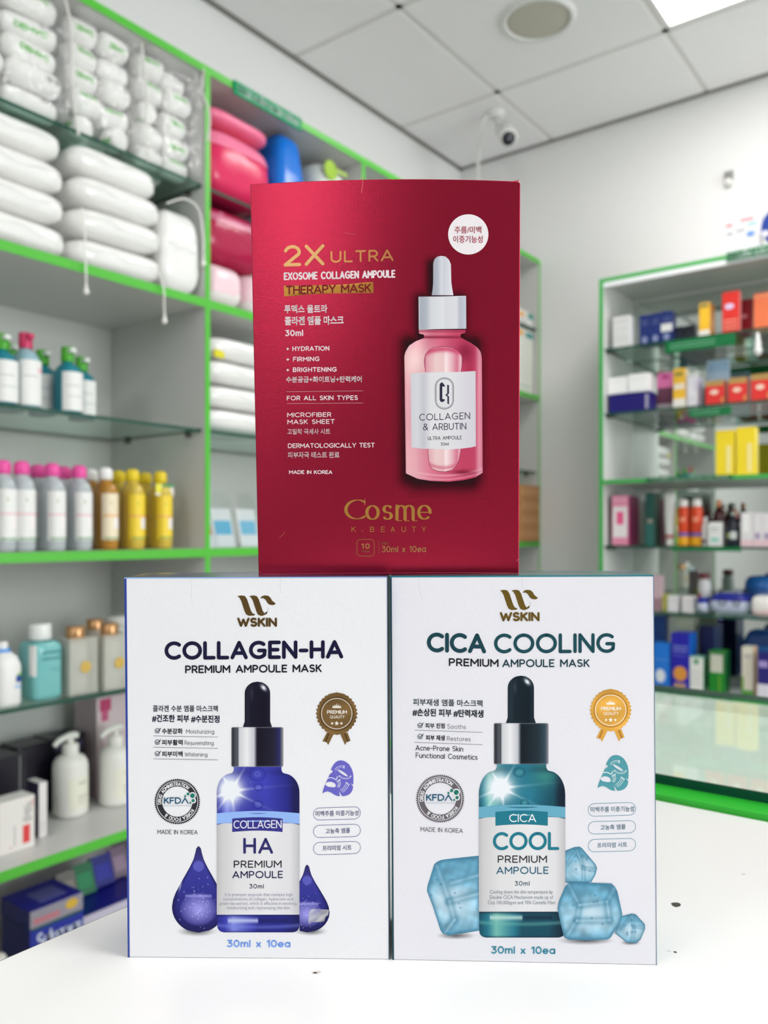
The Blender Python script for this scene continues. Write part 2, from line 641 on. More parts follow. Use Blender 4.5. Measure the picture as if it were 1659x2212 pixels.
    def build(self, name, place, mat, parent, smooth=False):
        """place maps an (n, 2) array to (n, 3) local points"""
        self.z += [self.level] * (len(self.v) - len(self.z))
        pts = place(np.array(self.v, float), np.array(self.z, float)[:, None])
        me = bpy.data.meshes.new(name)
        me.from_pydata([tuple(p) for p in pts.tolist()], [], self.f)
        ca = me.color_attributes.new('ink', 'FLOAT_COLOR', 'POINT')
        c = np.array(self.c, float)
        rgb = lin(c[:, :3]) * 0.93
        ca.data.foreach_set('color', np.column_stack([rgb, c[:, 3]]).ravel())
        me.materials.append(mat)
        o = bpy.data.objects.new(name, me)
        COL.objects.link(o)
        o.parent = parent
        return o


INK = ink_material('printing_ink', 0.5, 0.0, 0.14)
INK_GLOSS = ink_material('raised_gloss_ink', 0.2, 0.0, 0.3)
FOIL = ink_material('gold_foil', 0.38, 0.75, 0.4)
GLASS = clear_sheet('thin_glass', (232, 246, 240), 0.05, 0.9, 0.02)
GLASS_EDGE = material('glass_edge', (18, 74, 60), 0.12)
FILM = clear_sheet('clear_film', (253, 253, 253), 0.06, 0.5, 0.14, 1.0, 22.0, 0.13)
PLASTIC_CLEAR = clear_sheet('clear_plastic', (250, 252, 252), 0.06, 0.5, 0.08)
MIRROR = material('mirror', (215, 222, 218), 0.02, 1.0)
WHITE_LAM = material('white_laminate', (236, 236, 234), 0.35, vary=0.01, bump_scale=8)
GREEN_EDGE = material('green_edging', (84, 190, 58), 0.35)
GREEN_EDGE_FAR = material('green_edging_far', (64, 178, 84), 0.35)
# ------------------------------------------------------------------ room shell
WALL = material('wall_paint', (230, 230, 229), 0.7, vary=0.015, bump_scale=3, spec=0.2)
T = 0.08
struct('wall_left', box_bm(X_LEFT - T, X_LEFT, Y_BACK - T, Y_FAR + T, 0, CEIL), WALL, 'white painted wall above the green edged shelving', 'wall')
struct('wall_far', box_bm(X_LEFT, X_RIGHT, Y_FAR, Y_FAR + T, 0, CEIL), WALL, 'white painted wall behind the far medicine cabinet', 'wall')
RY0, RY1, RZ0, RZ1 = 0.75, 2.9, 0.8, 2.5       # unseen window added in the right wall to let in fill light
bm = bmesh.new()
add_box(bm, X_RIGHT, X_RIGHT + T, Y_BACK - T, RY0, 0, CEIL)
add_box(bm, X_RIGHT, X_RIGHT + T, RY1, Y_FAR + T, 0, CEIL)
add_box(bm, X_RIGHT, X_RIGHT + T, RY0, RY1, 0, RZ0)
add_box(bm, X_RIGHT, X_RIGHT + T, RY0, RY1, RZ1, CEIL)
struct('wall_right', bm, material('wall_paint_grey', (176, 176, 174), 0.7, spec=.2), 'grey painted wall with an added fill window opposite the long shelving', 'wall')
bm = bmesh.new()
for y in (RY0, (RY0 + RY1) / 2 - .025, RY1 - .05):
    add_box(bm, X_RIGHT + .01, X_RIGHT + T - .01, y, y + .05, RZ0, RZ1)
for z in (RZ0, RZ1 - .05):
    add_box(bm, X_RIGHT + .01, X_RIGHT + T - .01, RY0, RY1, z, z + .05)
win2 = struct('fill_window_2', bm, paint((120, 124, 126), .4, .5), 'added metal framed window, unseen, for fill light', 'window')
obj('fill_window_pane', box_bm(X_RIGHT + .04, X_RIGHT + .045, RY0, RY1, RZ0, RZ1), clear_sheet('fill_glass_right', (244, 248, 248), .03, .5), win2)
# wall behind the camera with a high window added for the red carton's highlight
WX0, WX1, WZ0, WZ1 = 1.0, 1.75, 2.15, 2.8
bm = bmesh.new()
add_box(bm, X_LEFT, WX0, Y_BACK - T, Y_BACK, 0, CEIL)
add_box(bm, WX1, X_RIGHT, Y_BACK - T, Y_BACK, 0, CEIL)
add_box(bm, WX0, WX1, Y_BACK - T, Y_BACK, 0, WZ0)
add_box(bm, WX0, WX1, Y_BACK - T, Y_BACK, WZ1, CEIL)
struct('wall_back', bm, WALL, 'white wall round the added high fill window', 'wall')
bm = bmesh.new()
for x in (WX0, (WX0 + WX1) / 2 - .025, WX1 - .05):
    add_box(bm, x, x + .05, Y_BACK - T + .01, Y_BACK - .01, WZ0, WZ1)
for z in (WZ0, WZ1 - .05):
    add_box(bm, WX0, WX1, Y_BACK - T + .01, Y_BACK - .01, z, z + .05)
win = struct('fill_window_1', bm, paint((120, 124, 126), .4, .5), 'added high metal framed window, unseen, for fill light', 'window')
obj('fill_window_pane', box_bm(WX0, WX1, Y_BACK - .045, Y_BACK - .04, WZ0, WZ1), clear_sheet('fill_glass_back', (244, 248, 248), .03, .5), win)
struct('floor', box_bm(X_LEFT, X_RIGHT, Y_BACK, Y_FAR, -.1, 0), material('floor_tile', (190, 188, 184), .25, vary=.04, bump_scale=5), 'pale tiled floor', 'floor')

# area light behind the added high window, shaping the red highlight
ld = bpy.data.lights.new('fill_light_back', 'AREA')
ld.shape = 'RECTANGLE'
ld.size, ld.size_y = WX1 - WX0, WZ1 - WZ0
ld.energy = BACK_FILL_W
ld.color = (1.0, 0.97, 0.965)
lo = bpy.data.objects.new('fill_light_back', ld)
COL.objects.link(lo)
lo.location = ((WX0 + WX1) / 2, Y_BACK - .12, (WZ0 + WZ1) / 2)
lo.rotation_euler = (PI / 2, 0, 0)

ld = bpy.data.lights.new('fill_light_right', 'AREA')  # area light behind the added right window, filling the left shelving
ld.shape = 'RECTANGLE'
ld.size, ld.size_y = RZ1 - RZ0, RY1 - RY0
ld.energy = RIGHT_FILL_W
ld.color = (1.0, 0.97, 0.965)
lo = bpy.data.objects.new('fill_light_right', ld)
COL.objects.link(lo)
lo.location = (X_RIGHT + .12, (RY0 + RY1) / 2, (RZ0 + RZ1) / 2)
lo.rotation_euler = (0, PI / 2, 0)

# suspended ceiling: tiles, T-bar grid, lighting panels
X0G, Y0G = -0.929, 2.842                       # one crossing of the grid
bm = bmesh.new()
TI = []
ix0 = math.floor((X_LEFT - X0G) / TILE)
ix1 = math.ceil((X_RIGHT - X0G) / TILE)
iy0 = math.floor((Y_BACK - Y0G) / TILE)
iy1 = math.ceil((Y_FAR - Y0G) / TILE)
LIT = [(0, -1), (2, -4), (0, -7), (2, -7)]
gap = 0.011
for i in range(ix0, ix1):
    for j in range(iy0, iy1):
        if (i, j) in LIT:
            continue
        x0, x1 = max(X0G + i * TILE + gap, X_LEFT), min(X0G + (i + 1) * TILE - gap, X_RIGHT)
        y0, y1 = max(Y0G + j * TILE + gap, Y_BACK), min(Y0G + (j + 1) * TILE - gap, Y_FAR)
        if x1 - x0 > .02 and y1 - y0 > .02:
            add_box(bm, x0, x1, y0, y1, CEIL, CEIL + .012)
struct('ceiling', bm, material('ceiling_tile', (236, 236, 236), .8, vary=.02, bump_scale=6, spec=.1), 'suspended ceiling of pale square tiles', 'ceiling')
bm = bmesh.new()
for i in range(ix0, ix1 + 1):
    x = X0G + i * TILE
    if X_LEFT < x < X_RIGHT:
        add_box(bm, x - .012, x + .012, Y_BACK, Y_FAR, CEIL + .003, CEIL + .03)
for j in range(iy0, iy1 + 1):
    y = Y0G + j * TILE
    if Y_BACK < y < Y_FAR:
        add_box(bm, X_LEFT, X_RIGHT, y - .012, y + .012, CEIL + .003, CEIL + .03)
struct('trim_1', bm, material('ceiling_grid', (216, 215, 212), .5), 'metal grid carrying the ceiling tiles', 'ceiling grid')
bm = bmesh.new()
add_box(bm, X_LEFT, X_LEFT + .022, Y_BACK, Y_FAR, CEIL - .004, CEIL + .0)
add_box(bm, X_LEFT, X_RIGHT, Y_FAR - .022, Y_FAR, CEIL - .004, CEIL + .0)
struct('trim_2', bm, material('wall_angle', (128, 126, 122), .5), 'grey wall angle round the ceiling', 'ceiling trim')
struct('trim_3', box_bm(X_LEFT, X_RIGHT, Y_BACK, Y_FAR, CEIL + .1, CEIL + .12), WALL, 'slab above the suspended ceiling', 'ceiling slab')
PANEL = emitter('panel_light', (255, 250, 249), PANEL_POWER)
FRAME_W = paint((236, 236, 236), .4)
WHERE = {(0, -1): 'bright square ceiling light panel at the top corner near the round speaker'}
first = None
for i, j in LIT:
    x, y = X0G + (i + .5) * TILE, Y0G + (j + .5) * TILE
    lab = WHERE.get((i, j), 'square ceiling light panel further back in the shop')
    r = thing('ceiling_light', lab, 'ceiling light', (x, y, CEIL), 0, 'ceiling light panels')
    h = TILE / 2 - .012
    if first is None:
        obj('diffuser', box_bm(-h + .012, h - .012, -h + .012, h - .012, .002, .008), PANEL, r)
        bm = bmesh.new()
        for sx in (-1, 1):
            add_box(bm, min(sx * h, sx * (h - .012)), max(sx * h, sx * (h - .012)), -h, h, .0, .012)
            add_box(bm, -h + .012, h - .012, min(sx * h, sx * (h - .012)), max(sx * h, sx * (h - .012)), .0, .012)
        obj('frame', bm, FRAME_W, r)
        first = r
    else:
        for ch in first.children:
            c = ch.copy()
            COL.objects.link(c)
            c.parent = r

# round ceiling speaker
sp = thing('ceiling_speaker', 'round flush ceiling speaker with cream grille in a white ring', 'speaker', (-1.247, 2.515, CEIL))
obj('grille', loft_bm([(.104, .004), (.104, -.004), (.09, -.006), (.02, -.007)], n=48), material('speaker_grille', (196, 194, 178), .7, bump=.5, bump_scale=700), sp, True)
bm = bmesh.new()
add_loft(bm, [(.103, .0), (.104, -.008), (.112, -.011), (.123, -.008), (.126, .001)], n=48, cap0=False, cap1=False)
obj('ring', bm, paint((222, 222, 220), .4), sp, True)

# security camera on the ceiling
PXM = on_far(1075, 0)


def on_ceiling(px, py):
    d = ray_dir(px)
    k = (CEIL - CAM_H) / ((CY - py) / F_PX)
    return np.array([d[0] * k, d[1] * k, CEIL])


m = on_ceiling(1071, 243)
cc = thing('security_camera', 'white bullet security camera with black lens under the ceiling corner', 'security camera', tuple(m))
WP = paint((226, 226, 224), .35)
obj('mount', loft_bm([(.038, .0), (.038, -.008), (.03, -.018), (.014, -.024)], n=24), WP, cc, True)


def in_view(px, py, depth):
    p = ray_dir(px) * depth
    return Vector((p[0], p[1], CAM_H + (CY - py) / F_PX * depth))


dm = depth_of(m[0], m[1])
hb = in_view(1088, 283, dm - .02) - Vector(m)
hf = in_view(1099, 299, dm - .10) - Vector(m)
bm = bmesh.new()
add_tube(bm, [(0, 0, -.02), tuple(Vector((0, 0, -.05)) * .6 + hb * .4), tuple(hb * .95)], .013, 10)
obj('bracket_arm', bm, WP, cc, True)
ax = (hf - hb).normalized()
bm = bmesh.new()
add_tube(bm, [hb - ax * .02, hb - ax * .012, hf - ax * .004, hf], [.022, .034, .036, .034], 24)
obj('camera_housing', bm, WP, cc, True)
bm = bmesh.new()
add_tube(bm, [hf - ax * .002, hf + ax * .004], [.029, .026], 24)
obj('lens_face', bm, paint((30, 32, 38), .15), cc, True)
bm = bmesh.new()
add_tube(bm, [hf + ax * .003, hf + ax * .0085], [.011, .007], 16)
obj('lens', bm, paint((96, 100, 110), .1), cc, True)
cab = [Vector((0, 0, -.008)), in_view(1058, 247, dm) - Vector(m), in_view(1044, 262, dm) - Vector(m), in_view(1037, 300, dm + .04) - Vector(m), in_view(1033, 345, dm + .1) - Vector(m), in_view(1032, 400, dm + .2) - Vector(m), in_view(1031, 470, dm + .26) - Vector(m)]
bm = bmesh.new()
add_tube(bm, smooth_path(cab, 6), .0075, 8)
obj('cable', bm, WP, cc, True)

# small grey wall fitting on the far wall
d = ray_dir(1575)
k = Y_FAR / d[1]
wx = d[0] * k
wz = z_at(1575, 381, wx, Y_FAR)
ws = thing('wall_hook', 'small grey and white hook on the bare far wall', 'hook', (wx, Y_FAR, wz))
obj('hook_plate', box_bm(-.017, .017, -.012, 0, -.018, .018, .003), paint((132, 134, 132), .4), ws)
obj('hook_tip', loft_bm([(.013, -.024 - .012), (.016, -.024), (.012, -.018)], n=12), paint((238, 236, 230), .4), ws, True).location = (0, -.016, 0)

# ------------------------------------------------------------------ counter in the foreground
CT = thing('counter', 'glossy white counter top in the foreground with small dark chips', 'counter', (.4, .25, 0))
COUNTER = material('counter_laminate', (243, 243, 242), .22, spec=.4)
CX0, CX1, CY0, CY1 = -.3945, 1.5, -.12, .646
zc = Z_COUNTER
obj('countertop', box_bm(CX0 - .4, CX1 - .4, CY0 - .25, CY1 - .25, zc - .028, zc, .0012), COUNTER, CT)
obj('counter_body', box_bm(CX0 + .03 - .4, CX1 - .02 - .4, CY0 + .1 - .25, CY1 - .02 - .25, 0.0, zc - .028), WHITE_LAM, CT)
obj('edge_band', box_bm(CX0 - .4012, CX0 - .4, CY0 - .25, CY1 - .25, zc - .027, zc - .001), paint((96, 92, 70), .5), CT)


def on_counter(px, py):
    k = (CAM_H - zc) / ((py - CY) / F_PX)
    d = ray_dir(px)
    return d[0] * k - .4, d[1] * k - .25


def chip(name, pts, rgb, label):
    bm = bmesh.new()
    vs = [on_counter(*p) for p in pts]
    lo = [bm.verts.new((x, y, zc + .00005)) for x, y in vs]
    bm.faces.new(lo)
    bmesh.ops.recalc_face_normals(bm, faces=bm.faces)
    o = obj(name, bm, material('chip_%d' % rgb[0], rgb, .8, vary=.5, bump_scale=900), CT)
    o['label'] = label


chip('chip_mark', [(1449, 1952), (1452, 1950), (1462, 1949.5), (1468, 1951), (1471, 1954), (1469, 1958), (1460, 1960), (1453, 1957)], (70, 68, 62), 'dark chip in the white laminate')
chip('chip_mark', [(1454, 2055.5), (1459, 2055), (1463, 2057), (1461, 2059), (1456, 2058)], (76, 66, 70), 'small dark chip')
chip('chip_mark', [(1436, 2053.5), (1447, 2054), (1451, 2055.5), (1444, 2055)], (170, 166, 170), 'faint grey scratch')
chip('chip_mark', [(672, 2101), (680, 2098), (690, 2097.5), (694, 2100), (688, 2104), (677, 2104)], (206, 200, 194), 'faint brown smudge')
chip('chip_mark', [(676, 2101.5), (682, 2100), (686, 2102), (680, 2103.5)], (150, 136, 126), 'faint brown smudge')
chip('chip_mark', [(1600, 1888), (1608, 1887), (1612, 1889), (1604, 1890)], (190, 190, 190), 'faint grey scratch')

# glass-topped display case joining the counter's far edge
DC = thing('display_case', 'glass topped display case with bright green frame behind the white counter', 'display case', (.6, .86, 0))
dx0, dx1, dy0, dy1 = -.394, 1.8, .648, 1.06
ox, oy = .6, .86
bm = bmesh.new()
add_box(bm, dx0 - ox, dx1 - ox, dy0 - oy, dy0 + .045 - oy, zc - .06, zc + .0045, .001)
obj('green_frame', bm, material('bright_green_frame', (52, 196, 56), .2), DC)
bm = bmesh.new()
add_box(bm, dx0 - ox, dx1 - ox, dy0 + .026 - oy, dy1 + .004 - oy, zc + .0045, zc + .0125)
bm.normal_update()
for f_ in bm.faces:
    if abs(f_.normal.z) < .5:
        f_.material_index = 1
obj('glass_top', bm, [clear_sheet('case_glass', (247, 252, 249), 0.04, 0.9, 0.02), GLASS_EDGE], DC)
bm = bmesh.new()
add_box(bm, dx0 + .02 - ox, dx1 - .02 - ox, dy0 + .045 - oy, dy1 - .02 - oy, zc - .02, zc - .006)
obj('inner_shelf', bm, paint((246, 250, 246), .5), DC)
bm = bmesh.new()
add_box(bm, dx0 - ox, dx1 - ox, dy1 - .02 - oy, dy1 - oy, zc - .075, zc + .004, .001)
add_box(bm, dx0 - ox, dx0 + .02 - ox, dy0 + .045 - oy, dy1 - .02 - oy, zc - .075, zc + .004, .001)
add_box(bm, dx1 - .02 - ox, dx1 - ox, dy0 + .045 - oy, dy1 - .02 - oy, zc - .075, zc + .004, .001)
obj('case_rim', bm, WHITE_LAM, DC)
obj('case_body', box_bm(dx0 + .01 - ox, dx1 - .01 - ox, dy0 + .01 - oy, dy1 - .01 - oy, 0, zc - .075), WHITE_LAM, DC)
# ------------------------------------------------------------------ the three mask cartons
def rot3(y, p, r):
    cy, sy, cp, sp, cr, sr = math.cos(y), math.sin(y), math.cos(p), math.sin(p), math.cos(r), math.sin(r)
    return (np.array([[cy, -sy, 0], [sy, cy, 0], [0, 0, 1]]) @ np.array([[1, 0, 0], [0, cp, -sp], [0, sp, cp]])
            @ np.array([[cr, 0, sr], [0, 1, 0], [-sr, 0, cr]]))


class Carton:
    """a printed carton given by its front corners; face coordinates u (right), v (down)"""

    def __init__(self, name, label, x, y, z, yaw, pitch, roll, w, h, depth, front_bulge, top_bulge, mats, n=16):
        M = rot3(yaw, pitch, roll)
        q = np.array([[-w / 2, 0, h], [w / 2, 0, h], [w / 2, 0, 0], [-w / 2, 0, 0]]) @ M.T + np.array([x, y, z])
        q[2:, 2] = z
        dv = np.array([-math.sin(yaw), math.cos(yaw), 0]) * depth
        B = np.array([CR, CF, [0, 0, 1]])
        self.front = q @ B
        yb = q[2:, :].mean(0) + dv
        back = q.copy()
        back[3] = q[3] + dv
        back[2] = q[2] + dv
        back[0] = back[3] + [0, 0, q[0, 2] - z]
        back[1] = back[2] + [0, 0, q[1, 2] - z]
        self.back = back @ B
        self.base = np.array([*(self.front[2:, :2].mean(0) + self.back[2:, :2].mean(0)) / 2, z + CAM_H])
        off = np.array([0, 0, CAM_H]) - self.base
        self.front += off
        self.back += off
        e = np.cross(self.front[1] - self.front[0], self.front[3] - self.front[0])
        self.nrm = e / np.linalg.norm(e)
        if self.nrm @ (np.array([0, 0, CAM_H]) - self.base) < 0:
            self.nrm = -self.nrm
        self.fb, self.tb = front_bulge, top_bulge
        self.root = thing(name, label, 'box', tuple(self.base))
        bm = bmesh.new()
        for side in range(6):
            vs = []
            for i in range(n + 1):
                row = []
                for j in range(n + 1):
                    s, t = i / n, j / n
                    u, v, d = [(s, t, 0), (s, t, 1), (0, s, t), (1, s, t), (s, 0, t), (s, 1, t)][side]
                    row.append(bm.verts.new(self.solid(u, v, d)))
                vs.append(row)
            for i in range(n):
                for j in range(n):
                    f = bm.faces.new((vs[i][j], vs[i + 1][j], vs[i + 1][j + 1], vs[i][j + 1]))
                    f.material_index = [0, 1, 1, 1, 2, 1][side]
        bmesh.ops.remove_doubles(bm, verts=bm.verts, dist=1e-6)
        bmesh.ops.recalc_face_normals(bm, faces=bm.faces)
        self.body = obj('carton_body', bm, mats, self.root, True)
        m = self.body.modifiers.new('soft_edges', 'BEVEL')
        m.width = 0.0005
        m.segments = 2
        m.limit_method = 'ANGLE'
        m.angle_limit = 0.7
        m.harden_normals = True

    def solid(self, u, v, d):
        f = self.face(np.array([[u, v]]))[0]
        c = self.back
        b = c[0] * (1 - u) * (1 - v) + c[1] * u * (1 - v) + c[2] * u * v + c[3] * (1 - u) * v
        p = f * (1 - d) + b * d
        if self.tb and v < 0.5:
            p = p + np.array([0, 0, self.tb * math.sin(PI * d) * (0.4 + 0.6 * math.sin(PI * u)) * max(0, 1 - v * 8)])
        return p

    def face(self, uv):
        u, v = uv[:, :1], uv[:, 1:]
        c = self.front
        p = c[0] * (1 - u) * (1 - v) + c[1] * u * (1 - v) + c[2] * u * v + c[3] * (1 - u) * v
        return p + self.nrm * self.fb(u, v)

    def locate(self, px):
        """face coordinates of photo pixels"""
        uv = np.full((len(px), 2), 0.5)

        def pr(uv):
            p = self.face(uv) + self.base - np.array([0, 0, CAM_H])
            d = p @ CF
            return np.stack([CX + F_PX * (p @ CR) / d, CY - F_PX * p[:, 2] / d], 1)
        for _ in range(7):
            r = pr(uv) - px
            e = 1e-4
            ju = (pr(uv + [e, 0]) - px - r) / e
            jv = (pr(uv + [0, e]) - px - r) / e
            det = ju[:, 0] * jv[:, 1] - ju[:, 1] * jv[:, 0]
            du = (r[:, 0] * jv[:, 1] - r[:, 1] * jv[:, 0]) / det
            dv = (ju[:, 0] * r[:, 1] - ju[:, 1] * r[:, 0]) / det
            uv = uv - np.stack([du, dv], 1)
        return uv

    def place(self, layer):
        def go(px, z):
            return self.face(self.locate(px)) + self.nrm * (0.00006 + 0.00005 * (layer + z))
        return go

    def edge_uv(self, layer):
        def go(uv, z):
            return self.face(uv) + self.nrm * (0.00006 + 0.00005 * (layer + z))
        return go

    def put(self, fl, name, layer=0, mat=None, label=None):
        o = fl.build(name, self.place(layer), mat or INK, self.root)
        if label:
            o['label'] = label
        return o


def stops(u, table):
    t = np.array(table, float)
    return np.stack([np.interp(u, t[:, 0], t[:, k]) for k in (1, 2, 3)], -1)


def mixc(a, b, t):
    return a * (1 - t[..., None]) + np.array(b, float) * t[..., None]


def rgba(c, a=1.0):
    al = np.broadcast_to(np.asarray(a, float), c.shape[:-1])
    return np.concatenate([np.clip(c, 0, 255), al[..., None]], -1)


def hills(X, Y, seed, k=6, fx=0.08, fy=0.08):
    r = np.random.RandomState(seed)
    s = 0
    for _ in range(k):
        s = s + np.sin(X * r.uniform(-fx, fx) + Y * r.uniform(-fy, fy) + r.uniform(0, 6.3))
    return s / k


def round_rect(x0, y0, x1, y1, r, n=6, skew=0.0):
    p = []
    for cx, cy, a in ((x1 - r, y0 + r, -90), (x1 - r, y1 - r, 0), (x0 + r, y1 - r, 90), (x0 + r, y0 + r, 180)):
        p += [(cx + r * math.cos(math.radians(a + 90 * k / n)), cy + r * math.sin(math.radians(a + 90 * k / n))) for k in range(n + 1)]
    return [(x, y + skew * (x - x0) / (x1 - x0)) for x, y in p]


def star(cx, cy, r, n=5, inner=0.45):
    return [(cx + (r if k % 2 == 0 else r * inner) * math.sin(PI * k / n), cy - (r if k % 2 == 0 else r * inner) * math.cos(PI * k / n)) for k in range(2 * n)]


def arch_band(x0, x1, yt, yb, lift, n=12):
    """band whose two long edges arch upward by lift in the middle"""
    up = [(x0 + (x1 - x0) * k / n, yt - lift * math.sin(PI * k / n)) for k in range(n + 1)]
    dn = [(x1 - (x1 - x0) * k / n, yb - lift * math.sin(PI * k / n)) for k in range(n + 1)]
    return up + dn


def dropper_print(B, P, teal):
    """the printed serum bottle; P holds its outline measures in photo pixels"""
    f = Flat()
    dk = (20, 34, 44) if teal else (18, 16, 36)
    # rubber teat
    tl, tr, tt, tb = P['teat']
    cxm = (tl + tr) / 2
    r = (tr - tl) / 2
    out = [(cxm + r * math.cos(math.radians(a)) * (1 if abs(math.cos(math.radians(a))) > .3 else .98), tt + r * .92 - r * .92 * math.sin(math.radians(a))) for a in range(180, -1, -10)]
    out += [(tr, tb - 12), (tr + 4, tb), (tl - 4, tb), (tl, tb - 12)]

    def teat(X, Y):
        u = (X - tl) / (tr - tl)
        c = stops(u, [(0, *[v + 8 for v in dk]), (.15, *[v + 14 for v in dk]), (.25, *dk), (.8, *[v - 6 for v in dk]), (1, *[v + 10 for v in dk])])
        g = np.exp(-(((X - (tl + .74 * (tr - tl))) / 6) ** 2 + ((Y - tt - 13 - .5 * (X - tl - .74 * (tr - tl))) / 5.5) ** 2))
        c = mixc(c, (235, 240, 245), np.clip(g * 1.1, 0, 1))
        g2 = np.exp(-(((X - (tl + .28 * (tr - tl))) / 3) ** 2 + ((Y - tt - 26) / 14) ** 2))
        return rgba(mixc(c, (110, 110, 135), g2 * .35))
    f.patch(out, 1.5, teat)
    # metal collar
    f.up()
    kl, kr, kt, kb = P['collar']
    navy = (48, 72, 84) if teal else (40, 40, 96)

    def collar(X, Y):
        u = (X - kl) / (kr - kl)
        c = stops(u, [(0, 120, 122, 126), (.025, 40, 44, 52), (.1, 88, 92, 100), (.125, 60, 64, 72), (.15, 205, 208, 214), (.3, 236, 237, 240), (.44, 196, 198, 206),
                      (.5, *[v * .8 for v in dk]), (.8, *[v + 12 for v in dk]), (.93, *navy), (.965, 92, 96, 110), (.985, 150, 150, 156), (1, 90, 92, 100)])
        e = np.clip(1 - (Y - kt) / 2.5, 0, 1) + np.clip(1 - (kb - Y) / 2.5, 0, 1)
        return rgba(mixc(c, (165, 166, 172), np.clip(e, 0, 1) * .6))
    f.patch(round_rect(kl, kt, kr, kb, 3, 3), 1.5, collar)
    # glass
    f.up()
    bl, br, bt, bb = P['body']
    nl, nr = P['neck']
    ys = P['shoulder']
    out = [(nl, kb), (nl, kb + 7), (nl - 3, kb + 13)]
    n = 8
    for k in range(n + 1):
        t = math.radians(90 * k / n)
        out.append((bl + (nl - 4 - bl) * (1 - math.sin(t)), ys - (ys - kb - 14) * math.cos(t)))
    rr = 14
    out += [(bl + 1, bb - rr)] + [(bl + 1 + rr - rr * math.cos(math.radians(a)), bb - rr + rr * math.sin(math.radians(a))) for a in (20, 45, 70, 90)]
    out += [(br - rr + rr * math.sin(math.radians(a)), bb - rr + rr * math.cos(math.radians(a))) for a in (0, 20, 45, 70, 90)]
    for k in range(n + 1):
        t = 90 * (n - k) / n
        out.append((br - (br - nr - 4) * (1 - math.sin(math.radians(t))), ys - (ys - kb - 14) * math.cos(math.radians(t))))
    out += [(nr + 3, kb + 13), (nr, kb + 7), (nr, kb)]
    if teal:
        mid, deep, pale, dark = (38, 116, 138), (24, 78, 96), (120, 190, 180), (18, 34, 52)
    else:
        mid, deep, pale, dark = (58, 62, 170), (38, 40, 132), (128, 140, 226), (26, 26, 84)
    gx, gy = P['glow']

    def glass(X, Y):
        u = (X - bl) / (br - bl)
        v = (Y - kb) / (bb - kb)
        c = stops(u, [(0, *deep), (.05, *mid), (.12, *pale), (.3, *mid), (.6, *mid), (.86, *deep), (.94, *dark), (1, *dark)])
        c = c * (1 + .1 * hills(X, Y, 5))[..., None]
        if teal:
            g = np.exp(-(((X - gx - 95) / 26) ** 2 + ((Y - kb - 22) / 26) ** 2))
            c = mixc(c, (66, 150, 140), g * .75)
        nk = np.exp(-((Y - kb - 12) / 7) ** 2) * (np.abs(u - .5) * 2)
        c = mixc(c, dark, nk * .7)
        d = np.hypot(X - gx, Y - gy)
        ang = np.arctan2(Y - gy, X - gx)
        ray = np.zeros_like(X)
        for a0 in (-1.05, -.1, .45, 1.45, 2.2, 2.75, -2.1):
            da = np.angle(np.exp(1j * (ang - a0)))
            ray = np.maximum(ray, np.exp(-(np.sin(da) * d / 2.6) ** 2) * (np.cos(da) > 0) * np.exp(-d / 42))
        gl = np.exp(-(d / 25) ** 2) + .55 * np.exp(-(((X - gx + 8) / 30) ** 2 + ((Y - gy + 4) / 34) ** 2)) + ray * .75
        c = mixc(c, (238, 244, 250), np.clip(gl, 0, 1) * (Y < P['band'][0] + 6))
        # bubbles inside the glass
        for bx, by, rb in P['bubbles']:
            db = np.hypot((X - bx), (Y - by) * 1.25)
            c = mixc(c, deep, .55 * np.exp(-((db - rb) / 1.6) ** 2))
            c = mixc(c, pale, .4 * np.exp(-((db - rb * .3) / 3) ** 2))
        # foot
        low = Y > P['band'][2]
        yf = P['band'][2]
        c2 = stops(u, [(0, *deep), (.1, *mid), (.2, *pale), (.42, *mid), (.5, *deep), (.8, *deep), (1, *dark)])
        st = np.exp(-((Y - yf - 13) / 5) ** 2) * (u > .13) * (u < .5)
        c2 = mixc(c2, (196, 206, 240) if not teal else (190, 220, 214), st * .85)
        st = np.exp(-((Y - yf - 13) / 5) ** 2) * (u > .52) * (u < .85)
        c2 = mixc(c2, dark, st * .6)
        st = np.exp(-((Y - yf - 27 + 16 * (u - .5) ** 2) / 4) ** 2)
        c2 = mixc(c2, pale, st * .45)
        c2 = mixc(c2, dark, np.exp(-((Y - yf) / 4) ** 2) * .7 + np.exp(-((Y - bb) / 3) ** 2) * .6)
        c = np.where(low[..., None], c2, c)
        return rgba(c)
    f.patch(out, 1.6, glass)
    B.put(f, 'bottle_print', 1)
    # paper label on the printed bottle
    f = Flat()
    y0, y1, y2 = P['band']

    def white(X, Y):
        u = (X - bl) / (br - bl)
        return rgba(stops(u, [(0, 190, 190, 192), (.06, 208, 208, 210), (.25, 226, 226, 228), (.6, 232, 232, 235), (.88, 226, 226, 230), (.97, 204, 204, 208), (1, 190, 190, 194)]))
    f.patch([(bl, y1), *arch_band(bl, br, y1, y1 + 1, 4)[1:12], (br, y1), (br, y2), (bl, y2)], 3, white)
    f.up()
    sky = (150, 186, 246) if not teal else (106, 174, 200)
    f.fill([arch_band(bl, br, y0, y1, 5)], sky)
    f.up()
    bx0, bx1, by0, by1 = P['tab']
    f.fill([arch_band(bx0, bx1, by0, by1, 3)], (54, 52, 138) if not teal else (34, 122, 142))
    return f


